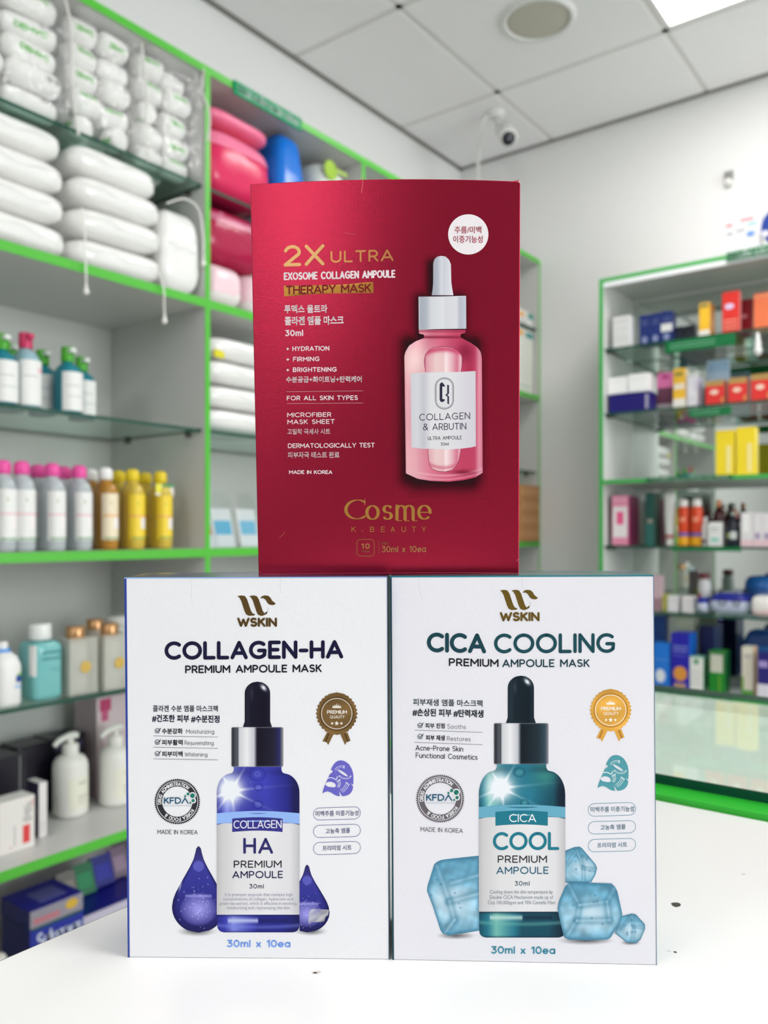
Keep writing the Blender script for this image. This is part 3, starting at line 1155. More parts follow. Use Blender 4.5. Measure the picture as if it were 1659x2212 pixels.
def drop_print(f, cx, tip, bot, rw, clip, seed):
    H = bot - tip
    L, R = [], []
    for k in range(41):
        t = k / 40
        w = rw * float(np.interp(t, [0, .025, .08, .155, .25, .35, .45, .54, .62, .7], [.02, .085, .125, .195, .345, .53, .71, .865, .96, 1]))
        if t > .7:
            w = rw * math.sqrt(max(0, 1 - ((t - .7) / .3) ** 2))
        L.append((cx - w, tip + H * t))
        R.append((cx + w, tip + H * t))
    rnd = np.random.RandomState(seed)
    specks = [(rnd.normal(cx, rw * .45), rnd.normal(tip + H * .68, H * .13), rnd.uniform(.5, 1.3)) for _ in range(60)]

    def shade(X, Y):
        t = (Y - tip) / H
        half = np.interp(t, [i / 40 for i in range(41)], [(R[i][0] - L[i][0]) / 2 for i in range(41)]) + 1e-3
        e = np.abs(X - cx) / half
        c = stops(np.clip(t, 0, 1), [(0, 44, 42, 96), (.2, 60, 58, 150), (.4, 52, 54, 150), (.62, 44, 44, 132), (.85, 36, 34, 110), (1, 28, 26, 86)])
        c = mixc(c, (20, 18, 70), np.clip((e - .78) / .22, 0, 1) * .75)
        d = np.hypot((X - cx) / (rw * .62), (Y - tip - H * .73) / (H * .17))
        c = mixc(c, (160, 158, 236), np.clip(1.15 - d, 0, 1) ** .6 * .95)
        top = np.exp(-((Y - tip - H * .575) / 3) ** 2) * (np.abs(X - cx) < rw * .5)
        c = mixc(c, (186, 184, 246), top * .6)
        g = np.hypot((X - cx), (Y - tip - H * .23))
        c = mixc(c, (112, 116, 214), (g < rw * .2) * .6)
        for sx, sy, sr in specks:
            c = mixc(c, (214, 214, 255), .8 * np.exp(-(((X - sx) ** 2 + (Y - sy) ** 2) / sr ** 2)))
        hl = np.exp(-(((X - cx + rw * .72 - (Y - tip - H * .5) * -.25) / 2.2) ** 2 + ((Y - tip - H * .46) / (H * .06)) ** 2))
        c = mixc(c, (220, 225, 255), hl * .7)
        return rgba(c)
    f.patch(L + R[::-1], 1.5, shade, clip)


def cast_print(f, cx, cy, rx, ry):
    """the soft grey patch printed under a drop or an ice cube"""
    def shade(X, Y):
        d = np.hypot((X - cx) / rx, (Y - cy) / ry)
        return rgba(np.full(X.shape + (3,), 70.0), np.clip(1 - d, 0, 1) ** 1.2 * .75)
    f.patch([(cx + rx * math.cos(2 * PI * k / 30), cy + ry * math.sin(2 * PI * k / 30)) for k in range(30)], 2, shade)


def ice_print(f, outline, ridge, seed, clip=None):
    """printed ice cube: outline and the inner ridge lines, in photo pixels"""
    P = np.array(outline, float)
    c0 = P.mean(0)
    size = np.ptp(P, 0).mean()
    rnd = np.random.RandomState(seed)
    bub = [(rnd.uniform(c0[0] - size * .25, c0[0] + size * .25), rnd.uniform(c0[1] - size * .25, c0[1] + size * .25), rnd.uniform(1, 2.4)) for _ in range(7)]

    def seg(X, Y, a, b):
        ax, ay = a
        dx, dy = b[0] - a[0], b[1] - a[1]
        t = np.clip(((X - ax) * dx + (Y - ay) * dy) / (dx * dx + dy * dy + 1e-9), 0, 1)
        return np.hypot(X - ax - t * dx, Y - ay - t * dy)

    def shade(X, Y):
        v = (Y - P[:, 1].min()) / np.ptp(P[:, 1])
        c = stops(v, [(0, 92, 152, 180), (.25, 112, 172, 200), (.5, 150, 196, 218), (.75, 160, 204, 224), (1, 108, 166, 196)])
        c = c * (1 + .16 * hills(X, Y, seed, 7, .16, .16) + .1 * hills(X, Y, seed + 40, 6, .4, .4))[..., None]
        d = np.hypot((X - c0[0] - size * .05) / (size * .3), (Y - c0[1] - size * .08) / (size * .26))
        c = mixc(c, (208, 230, 242), np.clip(1.3 - d, 0, 1) * .8 * (1 + .35 * hills(X, Y, seed + 9, 5, .2, .2)).clip(0, 1.2))
        ed = np.min([seg(X, Y, P[i], P[(i + 1) % len(P)]) for i in range(len(P))], 0)
        c = mixc(c, (62, 122, 152), np.exp(-(ed / (size * .045)) ** 2) * .75)
        for i in range(len(ridge)):
            a, b = ridge[i]
            dd = seg(X, Y, a, b)
            c = mixc(c, (70, 130, 160), np.exp(-((dd - size * .03) / (size * .04)) ** 2) * .42)
            c = mixc(c, (196, 224, 238), np.exp(-(dd / (size * .024)) ** 2) * .3 * (1 + .8 * hills(X, Y, seed + i, 4, .2, .2)).clip(0))
        for bx, by, rb in bub:
            db = np.hypot(X - bx, Y - by)
            c = mixc(c, (64, 118, 150), .7 * np.exp(-((db - rb) / .8) ** 2))
        return rgba(c)
    f.patch(outline, 1.6, shade, clip)


def agency_seal(B, cx, cy, k, grey):
    f = Flat()
    f.ring(cx, cy, 45.2 * k, 50 * k, grey, teeth=72, depth=3.2 * k)
    f.ring(cx, cy, 32.8 * k, 43.6 * k, grey, n=72)
    B.put(f, 'agency_seal', 1)
    g = Flat()
    wht = (236, 236, 240)
    for dx, dy, r in ((33, -13, 5.0), (34.6, -2.3, 3.6), (28.4, 2.6, 2.4)):
        g.circle(cx + dx * k, cy + dy * k, (r + 2.6) * k, wht)
    g.up()
    g.ring_text('DRUG ADMINISTRATION', cx, cy, 38.2 * k, -98, 40, 6.4 * k, 1.5 * k, wht)
    g.ring_text('KOREA FOOD &', cx, cy, 38.2 * k, 118, 222, 6.4 * k, 1.5 * k, wht)
    B.put(g, 'seal_lettering', 2)
    h = Flat()
    nv = (36, 92, 122)
    w = 2.6 * k
    h.text('KFD', cx - 29 * k, cy + 4.6 * k, cx + 8.5 * k, cy + 4.6 * k, 14 * k, w, nv)
    h.line([(cx + 10.2 * k, cy + 3.4 * k), (cx + 16.8 * k, cy - 7.2 * k), (cx + 23.6 * k, cy + 3.4 * k)], w, nv)
    h.up()
    for dx, dy, r in ((33, -13, 5.0), (23.4, -16.6, 3.2), (17, -11.5, 2.3), (34.6, -2.3, 3.4), (28.4, 2.6, 2.2)):
        h.circle(cx + dx * k, cy + dy * k, r * k, (22, 110, 104))
        h.up()
        h.line([(cx + (dx - r * .5) * k, cy + (dy - r * .5) * k), (cx + (dx + r * .5) * k, cy + (dy + r * .5) * k)], .8 * k, (60, 180, 120))
    h.glyphs('Korea Food & Drug Administration', cx - 29 * k, cy + 10.5 * k, cx + 30 * k, cy + 10.5 * k, 3.6 * k, (150, 165, 175))
    B.put(h, 'seal_initials', 3)


def award_badge(B, cx, cy, gold, dark, pale):
    f = Flat()
    for s in (-1, 1):
        p = [(-21, 40), (-6, 43), (-18.5, 68), (-22.5, 61), (-31, 60)] if s < 0 else [(7, 43), (23, 40), (30, 59), (22, 60), (18, 68)]
        f.fill([[(cx + a, cy + b) for a, b in p]], gold)
        mid = [(cx + s * 18, cy + 44), (cx + s * 24, cy + 60)]
        f.up()
        f.line(mid, 3, dark)

    f.up()

    def disc(X, Y):
        c = np.zeros(X.shape + (3,)) + np.array(gold, float)
        return rgba(c * (1 + .16 * hills(X, Y, 3, 5, .12, .12))[..., None])
    pts = []
    for k in range(64):
        a = 2 * PI * k / 64
        r = 46 if k % 2 == 0 else 42
        pts.append((cx + r * math.sin(a), cy - r * math.cos(a)))
    f.patch(pts, 2.0, disc)
    f.up()
    f.ring(cx, cy, 35.2, 37, dark, n=60)
    B.put(f, 'award_badge', 1)
    g = Flat()
    g.ring(cx, cy, 32.2, 33.4, pale, n=60)
    cr = [(-9.5, -12), (-8.5, -18), (-5.5, -14.5), (-4.5, -20), (-1.5, -15.5), (0, -23), (1.5, -15.5), (4.5, -20), (5.5, -14.5), (8.5, -18), (9.5, -12)]
    g.fill([[(cx + a, cy + b) for a, b in cr]], pale)
    g.text('PREMIUM', cx - 21, cy + .6, cx + 22, cy + .6, 8, 1.5, pale)
    g.text('QUALITY', cx - 15, cy + 10.5, cx + 17, cy + 10, 6.6, .9, pale)
    for dx, r in ((-10, 3.6), (0, 5.4), (10, 3.6)):
        g.fill([star(cx + dx, cy + 21, r)], pale)
    B.put(g, 'badge_lettering', 2)


def face_mask_icon(B, dx, dy, rgb, pale):
    def T(p):
        return [(640 + a / 5.145 + dx, 1450 + b / 5.145 + dy) for a, b in p]
    f = Flat()
    out = [(383, 1100), (392, 1075), (412, 1040), (440, 1008), (465, 995), (490, 990), (520, 993), (550, 1005), (585, 1032), (612, 1075), (628, 1115), (635, 1160), (635, 1215), (633, 1262),
           (604, 1238), (632, 1285), (625, 1320), (610, 1347), (585, 1370), (550, 1384), (511, 1388), (472, 1328), (486, 1388), (450, 1384), (420, 1370), (385, 1346), (350, 1334), (320, 1340), (291, 1358),
           (300, 1315), (315, 1270), (340, 1215), (358, 1180), (366, 1155), (380, 1137), (398, 1127), (406, 1110), (398, 1100)]
    eye = [(518 + 58 * math.cos(a) * .9 + 20 * math.sin(a), 1131 + 28 * math.sin(a) + 26 * math.cos(a)) for a in [2 * PI * k / 20 for k in range(20)]]
    mouth = [(322, 1262), (335, 1236), (365, 1226), (400, 1230), (430, 1246), (442, 1270), (430, 1290), (395, 1290), (350, 1282)]
    f.fill([T(out), T(eye), T(mouth)], rgb)
    B.put(f, 'sheet_mask_icon', 1)
    g = Flat()
    for p, w in (([(358, 1186), (395, 1182), (425, 1195), (440, 1202), (452, 1190), (455, 1170)], 10), ([(430, 1092), (455, 1065), (490, 1052), (530, 1050)], 5), ([(440, 1104), (465, 1080), (500, 1066), (535, 1070)], 4),
                 ([(475, 1160), (500, 1185), (545, 1196), (590, 1188), (608, 1160)], 5), ([(482, 1152), (510, 1175), (545, 1184), (585, 1178), (600, 1160)], 3),
                 ([(455, 1285), (466, 1255), (455, 1218)], 5), ([(465, 1290), (478, 1255), (470, 1208)], 5), ([(478, 1290), (492, 1250), (482, 1204)], 5),
                 ([(490, 1320), (530, 1285), (556, 1235)], 5), ([(502, 1332), (545, 1295), (570, 1244)], 5), ([(515, 1345), (560, 1305), (584, 1256)], 5)):
        g.line(T(smooth_path2(p)), w / 5.145, pale)
    for p in ((530, 1055), (530, 1072), (607, 1166), (476, 1166), (455, 1222), (470, 1212), (484, 1206), (556, 1238), (571, 1247), (585, 1260)):
        q = T([p])[0]
        g.circle(q[0], q[1], 1.7, pale, n=8)
    B.put(g, 'mask_icon_lines', 2)


def smooth_path2(p):
    return [(v.x, v.y) for v in smooth_path([(a, b, 0) for a, b in p], 4)]


def pill(B, f, x0, x1, y0, y1, rgb, s, tx0, tx1, h):
    out = round_rect(x0, y0 + 3, x1, y1, (y1 - y0 - 3) / 2, 8, -3)
    f.line(out + [out[0]], 1.0, rgb)
    ty = (y0 + y1) / 2 + h / 2
    f.glyphs(s, tx0, ty + .6, tx1, ty - 1.4, h, rgb, 1, .012)


def tick(f, x, y, rgb):
    p = [(x + 5.6 * math.sin(2 * PI * k / 5), y - 5.6 * math.cos(2 * PI * k / 5)) for k in range(5)]
    f.line(p + [p[0]], 1.2, rgb)
    f.line([(x - 2.4, y - .6), (x - .2, y + 2.4), (x + 7.2, y - 5.5)], 1.5, rgb)


def brand_mark(B, dx, dy, rgb, s=1.0):
    """the W emblem: two leaning strokes and a leaf"""
    f = Flat()
    def T(p):
        return [(513 + dx + (a - 700) / 2.765 * s, 1285 + dy + (b - 165) / 2.765 * s) for a, b in p]
    st = [(700, 172), (725, 168), (745, 172), (757, 190), (780, 258), (790, 275), (806, 280), (800, 288), (770, 290), (752, 282), (742, 262), (722, 200), (712, 182)]
    f.fill([T(st)], rgb)
    f.fill([T([(a + 70, b) for a, b in st[:-6]] + [(876, 278), (884, 250), (886, 234), (880, 262), (868, 282), (850, 290), (838, 290), (822, 282), (812, 262), (792, 200), (782, 182)])], rgb)
    leaf = [(836, 186), (846, 173), (862, 168), (884, 170), (898, 182), (906, 198), (930, 218), (915, 226), (893, 224), (880, 214), (868, 194), (854, 184)]
    f.fill([T(leaf)], rgb)
    B.put(f, 'brand_emblem', 1, FOIL)
    g = Flat()
    x0, y0 = 513 + dx, 1354 + dy
    g.text('WSKIN', x0 - .5, y0, x0 + 85.5, y0, 20, 4.9, rgb, 1, .3)
    B.put(g, 'brand_lettering', 2, FOIL)


# --- the blue and white carton, left of the pair below
def flat_bulge(k):
    return lambda u, v: k * np.sin(PI * u) * np.sin(PI * v)


FRONT_WHITE = material('white_card', (231, 232, 236), 0.32, spec=0.35, bump=0.02, bump_scale=400)
NAVY_CARD = material('blue_foil_card', (40, 62, 140), 0.25, 0.5)
NAVY_TOP = material('navy_foil_card', (92, 96, 128), 0.22, 0.7, vary=0.15, bump_scale=600)
LB = Carton('sheet_mask_carton', 'white sheet mask carton with blue serum bottle and drops printed on it', -0.062, 0.4069, -0.2106, -0.0162, 0.0146, -0.0043,
            0.1294, 0.1883, 0.045, flat_bulge(0.0004), 0.0012, [FRONT_WHITE, NAVY_CARD, NAVY_TOP])
INKY = (20, 20, 56)
brand_mark(LB, 0, 0, (104, 80, 42))
f = Flat()
f.text('COLLAGEN-HA', 355.5, 1425.5, 741.5, 1422.5, 40, 8.1, INKY, 1, .3)
LB.put(f, 'title_lettering', 1, INK_GLOSS)
f = Flat()
f.text('PREMIUM AMPOULE MASK', 400, 1454.5, 695, 1452, 17.2, 3.3, (28, 28, 40), 1, .3)
f.glyphs('콜라겐 수분 앰플 마스크팩', 330.5, 1537, 470.5, 1537.5, 13.5, INKY, 1, .02)
f.glyphs('#건조한 피부 #수분진정', 329, 1559, 474, 1561, 15.5, INKY, 1, .035)
LB.put(f, 'subtitle_lettering', 1)
f = Flat()
for y, ko, en, xe in ((1579, '수분강화', 'Moisturizing', 463), (1603.5, '피부활력', 'Rejuvenating', 461.5), (1628.5, '피부미백', 'Whitening', 448)):
    tick(f, 340, y - .5, INKY)
    f.glyphs(ko, 350, y + 6, 394.5, y + 6, 11.5, (30, 30, 44), 1, .035)
    f.text(en, 402 if en[0] == 'M' else 399, y + 5.5, xe, y + 6, 9.2, .95, (100, 100, 108))
    f.line([(331.5, y + 10.5), (470.5, y + 13)], 1, (120, 120, 126))
LB.put(f, 'claims_lettering', 1)
f = Flat()
f.text('MADE IN KOREA', 340, 1801.5, 427, 1802.5, 9.6, 1.25, (92, 92, 98))
LB.put(f, 'origin_lettering', 1)
agency_seal(LB, 383, 1731.4, 1.0, (48, 48, 54))
award_badge(LB, 727.5, 1541.4, (122, 94, 54), (78, 56, 28), (236, 232, 224))  # darker gold: this badge's duller foil reflection put into the ink
face_mask_icon(LB, 0, 0, (108, 104, 200), (226, 226, 248))
f = Flat()
PB = (84, 88, 150)
pill(LB, f, 677, 778.6, 1742.5, 1771.7, PB, '미백주름 이중기능성', 682, 774.5, 11.5)
pill(LB, f, 677, 778.6, 1780, 1809.6, PB, '고농축 앰플', 703.5, 756, 11)
pill(LB, f, 677, 778.6, 1817, 1846.5, PB, '프리미엄 시트', 696.5, 759.5, 11)
LB.put(f, 'claim_pills', 1)
f = Flat()
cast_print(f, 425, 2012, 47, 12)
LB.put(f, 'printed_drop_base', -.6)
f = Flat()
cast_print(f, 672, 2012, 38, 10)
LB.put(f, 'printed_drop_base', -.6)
f = Flat()
drop_print(f, 429, 1828, 2014.5, 57.5, (371, 470), 4)
LB.put(f, 'water_drop_print', 0)
f = Flat()
drop_print(f, 663.5, 1868, 2014, 48.5, (647, 713), 9)
LB.put(f, 'water_drop_print', 0)
BLUEB = dict(teat=(528.7, 583.7, 1472.3, 1570.5), collar=(499.8, 611.8, 1570.6, 1656.3), neck=(505, 608), shoulder=1712, body=(468.4, 647, 1656, 2013.8),
             band=(1756.5, 1779.5, 1975.5), tab=(501.7, 610.5, 1768, 1797), glow=(500, 1708), bubbles=[(556, 1672, 17), (558.5, 1700, 9), (541, 1689, 2.6), (557, 1738, 11)])
f = dropper_print(LB, BLUEB, False)
LB.put(f, 'bottle_label_print', 2)
f = Flat()
f.text('COLLAGEN', 504.5, 1789.5, 608.5, 1788.5, 17.5, 2.1, (236, 236, 246), 1, .22)
f.text('HA', 525.5, 1844, 590, 1844, 34.5, 5.8, (48, 46, 108), 1, .34)
f.text('PREMIUM', 505, 1874.5, 608.5, 1874, 15.8, 2.5, (40, 40, 50), 1, .3)
f.text('AMPOULE', 502, 1897, 611.5, 1896.5, 15.8, 2.5, (36, 36, 78), 1, .3)
f.text('30ml', 538.5, 1919, 570, 1919, 9.8, 1.5, (44, 44, 76), 1, .34)
GT = (146, 146, 170)
for s, xa, xb, y in (('it is premium ampoule that contains high', 486, 632, 1937.5), ('concentrations of collagen, hyaluronic acid,', 482, 636, 1947), ('green tea extract, which is effective in soothing,', 474.5, 642, 1956.5),
                     ('moisturizing and rejuvenating the skin.', 490.5, 628, 1966)):
    f.glyphs(s, xa, y, xb, y, 9.2, GT)
LB.put(f, 'bottle_lettering', 3)
f = Flat()
f.text('30ml x 10ea', 490, 2046, 627.5, 2046.5, 16.2, 3.4, (126, 166, 240), 1, .3)
LB.put(f, 'volume_lettering', 1)
f = Flat()                                                      # scuffed bit of clear tape over the small drop
def tape(X, Y):
    return rgba(np.full(X.shape + (3,), 225.0) + 12 * hills(X, Y, 2, 5, .5, .5)[..., None], np.clip(.55 + .5 * hills(X, Y, 8, 6, .4, .4), .1, .95))
f.patch([(669, 1965), (676, 1963), (711, 1963.5), (709, 1976), (703, 1980), (700, 1992), (690, 1986), (676, 1990), (668, 1997), (666, 1996), (667, 1976)], 1.6, tape)
LB.put(f, 'tape_scrap', 3, INK_GLOSS, 'torn scrap of clear tape')
f = Flat()                                                      # side blue wrapped round the left fold, with painted bevel light
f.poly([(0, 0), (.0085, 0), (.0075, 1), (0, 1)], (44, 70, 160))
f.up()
f.poly([(0, 0), (1, 0), (1, .003), (0, .003)], (150, 188, 236))  # light on the top bevel painted as a pale blue strip
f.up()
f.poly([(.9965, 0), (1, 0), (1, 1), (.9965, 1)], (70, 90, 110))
f.build('fold_bleed_and_edge_shading', LB.edge_uv(1), INK_GLOSS, LB.root)
for xa, pts in ((0, [(413, 1251), (414, 1270), (412, 1288), (416, 1302)]), (1, [(606, 1249), (605, 1262), (607, 1281)])):
    f = Flat()
    f.line(pts, .7, (214, 216, 222))
    LB.put(f, 'crease', 1)

# --- the teal and white carton, right of the pair below
TEAL_CARD = material('teal_foil_card', (24, 92, 104), 0.25, 0.5)
TEAL_TOP = material('teal_foil_top', (96, 128, 134), 0.22, 0.7, vary=0.15, bump_scale=600)
FRONT_WHITE2 = material('cool_white_card', (226, 226, 233), 0.34, spec=0.35, bump=0.02, bump_scale=400)
RB = Carton('sheet_mask_carton', 'white sheet mask carton with teal serum bottle and ice cubes printed on it', 0.0683, 0.4031, -0.2106, -0.0387, -0.0049, -0.0063,
            0.1285, 0.1890, 0.045, flat_bulge(0.0004), 0.0012, [FRONT_WHITE2, TEAL_CARD, TEAL_TOP])
TK = (30, 62, 72)
brand_mark(RB, 567, -12, (128, 104, 44), .99)
f = Flat()
f.text('CICA', 922, 1409, 1050, 1411.5, 43, 8.6, (28, 68, 78), 1, .28)
f.text('COOLING', 1067, 1411.5, 1329.5, 1410.5, 43, 7.4, (30, 76, 86), 1, .28)
RB.put(f, 'title_lettering', 1, INK_GLOSS)
f = Flat()
f.text('PREMIUM', 969.5, 1438.8, 1077, 1441, 17.2, 3.2, (28, 32, 38), 1, .3)
f.text('AMPOULE MASK', 1085, 1441.3, 1273.5, 1441, 17.2, 3.0, (36, 66, 76), 1, .3)
f.glyphs('피부재생 앰플 마스크팩', 892.5, 1523.5, 1042, 1527, 14.5, TK, 1, .02)
f.glyphs('#손상된 피부 #탄력재생', 891.5, 1546, 1044, 1550, 16, (32, 44, 54), 1, .035)
RB.put(f, 'subtitle_lettering', 1)
f = Flat()
tick(f, 907.5, 1567, TK)
f.glyphs('피부 진정', 919, 1573, 960.5, 1573.5, 11, (38, 42, 48), 1, .035)
f.text('Sooths', 966.5, 1574, 1006.5, 1575, 9.8, 1.0, (110, 112, 116))
f.line([(896, 1577), (1042, 1582)], 1, (128, 130, 134))
tick(f, 907.5, 1591, TK)
f.glyphs('피부 재생', 920, 1599, 960.5, 1599.5, 11, (38, 42, 48), 1, .035)
f.text('Restores', 965.5, 1600, 1016.5, 1601.5, 9.8, 1.0, (110, 112, 116))
f.line([(896, 1603.5), (1042, 1608.5)], 1, (128, 130, 134))
f.text('Acne-Prone Skin', 897.5, 1621, 1000.5, 1623.5, 11.5, 1.5, (56, 58, 64), 1, .26)
f.text('Functional Cosmetics', 898, 1637, 1031.5, 1641.5, 11.5, 1.5, (56, 58, 64), 1, .26)
RB.put(f, 'claims_lettering', 1)
f = Flat()
f.text('MADE IN KOREA', 908.5, 1796, 1000, 1799.5, 10, 1.25, (106, 106, 110))
RB.put(f, 'origin_lettering', 1)
agency_seal(RB, 950.8, 1725, 1.055, (104, 98, 104))
award_badge(RB, 1319, 1534, (224, 168, 74), (176, 118, 40), (250, 244, 232))  # brighter gold: this badge's stronger foil reflection put into the ink
face_mask_icon(RB, 594.2, -11.6, (84, 158, 170), (226, 242, 244))
f = Flat()
PT = (100, 146, 168)
pill(RB, f, 1270.5, 1373, 1733, 1763.5, PT, '미백주름 이중기능성', 1276, 1369.5, 11.5)
pill(RB, f, 1270.5, 1373, 1772, 1801.8, PT, '고농축 앰플', 1297, 1351, 11)
pill(RB, f, 1270.5, 1373, 1810.5, 1840.5, PT, '프리미엄 시트', 1290, 1354.5, 11)
RB.put(f, 'claim_pills', 1)


def c6(*p):
    return [(830 + a / 2.765, 1640 + b / 2.765) for a, b in p]


f = Flat()
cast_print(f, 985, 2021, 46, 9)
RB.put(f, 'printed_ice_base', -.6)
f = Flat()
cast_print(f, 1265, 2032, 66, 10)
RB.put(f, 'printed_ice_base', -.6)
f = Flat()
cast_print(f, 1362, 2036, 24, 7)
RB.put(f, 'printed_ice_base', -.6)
f = Flat()
ice_print(f, c6((315, 612), (345, 600), (450, 588), (575, 575), (575, 1022), (470, 1040), (385, 1052), (352, 1044), (335, 1020), (290, 880), (254, 785), (258, 755), (298, 628)),
          [tuple(c6((315, 640), (390, 850))), tuple(c6((390, 850), (575, 800))), tuple(c6((390, 850), (420, 960))), tuple(c6((420, 960), (360, 1040))), tuple(c6((400, 740), (575, 690)))], 11)
RB.put(f, 'ice_cube_print', 0)
f = Flat()
ice_print(f, c6((1075, 548), (1138, 523), (1165, 521), (1180, 530), (1262, 626), (1272, 650), (1262, 690), (1236, 736), (1150, 742), (1075, 740)),
          [tuple(c6((1085, 640), (1150, 545))), tuple(c6((1150, 545), (1190, 650))), tuple(c6((1190, 650), (1262, 660))), tuple(c6((1190, 650), (1190, 730)))], 12)
RB.put(f, 'ice_cube_print', 0)
TEALB = dict(teat=(1096.7, 1153.5, 1459.5, 1562), collar=(1066.8, 1184.7, 1561.9, 1650.7), neck=(1073, 1180), shoulder=1716, body=(1034.3, 1221, 1650, 2025),
             band=(1743, 1766.5, 1969), tab=(1070, 1183.3, 1753.5, 1783.5), glow=(1083, 1702), bubbles=[(1122, 1668, 12), (1133, 1734, 8)])
f = dropper_print(RB, TEALB, True)
RB.put(f, 'bottle_label_print', 2)
f = Flat()
f.text('CICA', 1100, 1775.5, 1158, 1775.5, 17.5, 2.1, (240, 246, 248), 1, .24)
f.text('COOL', 1064.5, 1836.5, 1208, 1836, 39.5, 6.8, (34, 124, 144), 1, .26)
f.text('PREMIUM', 1075, 1863.5, 1181.5, 1863.5, 16, 2.5, (48, 48, 52), 1, .3)
f.text('AMPOULE', 1072, 1888, 1185, 1887.5, 16, 2.5, (48, 104, 126), 1, .3)
f.text('30ml', 1111.5, 1913, 1144, 1913, 10.2, 1.6, (72, 98, 112), 1, .34)
for s, xa, xb, y in (('Cooling down the skin temperature by', 1058.5, 1194, 1932.5), ('Double CICA Mechanism made up of', 1058, 1195, 1944), ('Cica 100,000ppm and 70% Centella Fiber.', 1053.5, 1202, 1955.5)):
    f.glyphs(s, xa, y, xb, y, 10.4, (112, 126, 138))
RB.put(f, 'bottle_lettering', 3)
f = Flat()
ice_print(f, c6((1100, 738), (1130, 732), (1250, 738), (1350, 738), (1378, 760), (1392, 790), (1422, 925), (1410, 972), (1350, 1066), (1322, 1079), (1210, 1080), (1100, 1076), (1074, 1062), (1055, 990), (1034, 890), (1042, 848), (1080, 760)),
          [tuple(c6((1100, 745), (1165, 870))), tuple(c6((1165, 870), (1150, 960))), tuple(c6((1150, 960), (1085, 1065))), tuple(c6((1165, 870), (1330, 850))), tuple(c6((1330, 850), (1380, 760))), tuple(c6((1330, 850), (1345, 960))), tuple(c6((1150, 965), (1345, 960)))], 13)
RB.put(f, 'ice_cube_print', 4)
f = Flat()
ice_print(f, c6((1412, 938), (1478, 921), (1500, 924), (1556, 984), (1557, 1012), (1530, 1076), (1502, 1098), (1450, 1094), (1376, 1036), (1400, 980)),
          [tuple(c6((1412, 1010), (1478, 935))), tuple(c6((1478, 935), (1490, 1000))), tuple(c6((1490, 1000), (1545, 1000))), tuple(c6((1490, 1000), (1480, 1085)))], 14)
RB.put(f, 'ice_cube_print', 4.3)
f = Flat()
f.text('30ml x 10ea', 1060.5, 2060, 1199.5, 2061, 16.6, 3.3, (72, 148, 170), 1, .3)
RB.put(f, 'volume_lettering', 1)
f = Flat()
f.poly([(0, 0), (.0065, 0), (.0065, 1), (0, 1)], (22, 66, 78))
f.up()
f.poly([(0, 0), (1, 0), (1, .0035), (0, .0035)], (40, 130, 146))  # light on the top bevel painted as a brighter teal strip
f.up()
f.poly([(.997, 0), (1, 0), (1, 1), (.997, 1)], (110, 126, 150))  # shadow line down the right edge painted as a grey-blue strip
f.build('fold_bleed_and_edge_shading', RB.edge_uv(1), INK_GLOSS, RB.root)
for pts in ([(905, 1249), (904, 1262), (908, 1280), (913, 1294)], [(1128, 1248), (1127, 1258), (1131, 1274)]):
    f = Flat()
    f.line(pts, .7, (208, 208, 218))
    RB.put(f, 'crease', 1)

# --- the red carton standing on the pair
RED = material('red_metal_card', (166, 18, 54), 0.25, 0.8, coat=0.2)
RED.node_tree.nodes['Principled BSDF'].inputs['Coat Roughness'].default_value = 0.34
nt = RED.node_tree
tc = nt.nodes.new('ShaderNodeTexCoord')
nz = nt.nodes.new('ShaderNodeTexNoise')
nz.inputs['Scale'].default_value = 2600
nz.inputs['Detail'].default_value = 3
bp = nt.nodes.new('ShaderNodeBump')
bp.inputs['Strength'].default_value = 0.3
bp.inputs['Distance'].default_value = 0.00025
nt.links.new(tc.outputs['Object'], nz.inputs['Vector'])
nt.links.new(nz.outputs['Fac'], bp.inputs['Height'])
nt.links.new(bp.outputs['Normal'], nt.nodes['Principled BSDF'].inputs['Normal'])


def red_bulge(u, v):
    return 0.0062 * np.sin(PI * np.clip(u * .93 + .05, 0, 1)) ** .8 * (1 - v) ** .6 + 0.0006 * np.sin(PI * u) * np.sin(PI * v)


RD = Carton('sheet_mask_carton', 'metallic red sheet mask carton with pink serum bottle, standing on the two white cartons', 0.0023, 0.4145, -0.0218, -0.0092, 0.0749, -0.0085,
            0.1309, 0.1912, 0.045, red_bulge, 0.0, [RED, RED, RED], n=24)
GOLD = (200, 152, 98)
GOLD2 = (176, 124, 52)
f = Flat()
f.text('2X', 612.5, 576, 701, 573.5, 46, 7.2, GOLD, 1, .3)
f.text('ULTRA', 714, 568, 850, 564, 25.5, 4.0, (206, 140, 84), 1, .34)
RD.put(f, 'title_lettering', 1, FOIL)
f = Flat()
OFF = (240, 226, 230)
f.text('EXOSOME COLLAGEN AMPOULE', 613, 605.5, 854, 600, 17, 3.3, OFF, 1, .36)
f.glyphs('투엑스 울트라', 614.5, 676.5, 707, 675.5, 17, OFF, 1, .04)
f.glyphs('콜라겐 엠플 마스크', 615.5, 702.5, 742, 700.5, 18, OFF, 1, .04)
f.text('30ml', 616, 726.5, 655, 726, 13.6, 2.7, OFF, 1, .36)
for s, xe, y in (('+ HYDRATION', 711.5, 758.5), ('+ FIRMING', 690.5, 781.3), ('+ BRIGHTENING', 727.5, 804)):
    f.text(s, 618.5, y, xe, y - 1, 10.2, 1.9, OFF, 1, .34)
f.glyphs('수분공급+화이트닝+탄력케어', 618.5, 826.5, 781, 825.5, 13, OFF, 1, .03)
RD.put(f, 'subtitle_lettering', 1)
f = Flat()
f.line([(619, 846), (784, 844.5)], .9, (206, 150, 156))
f.text('FOR ALL SKIN TYPES', 619.5, 865, 773, 864, 10, 1.7, OFF, 1, .3)
f.line([(620, 872), (784, 870.5)], .9, (206, 150, 156))
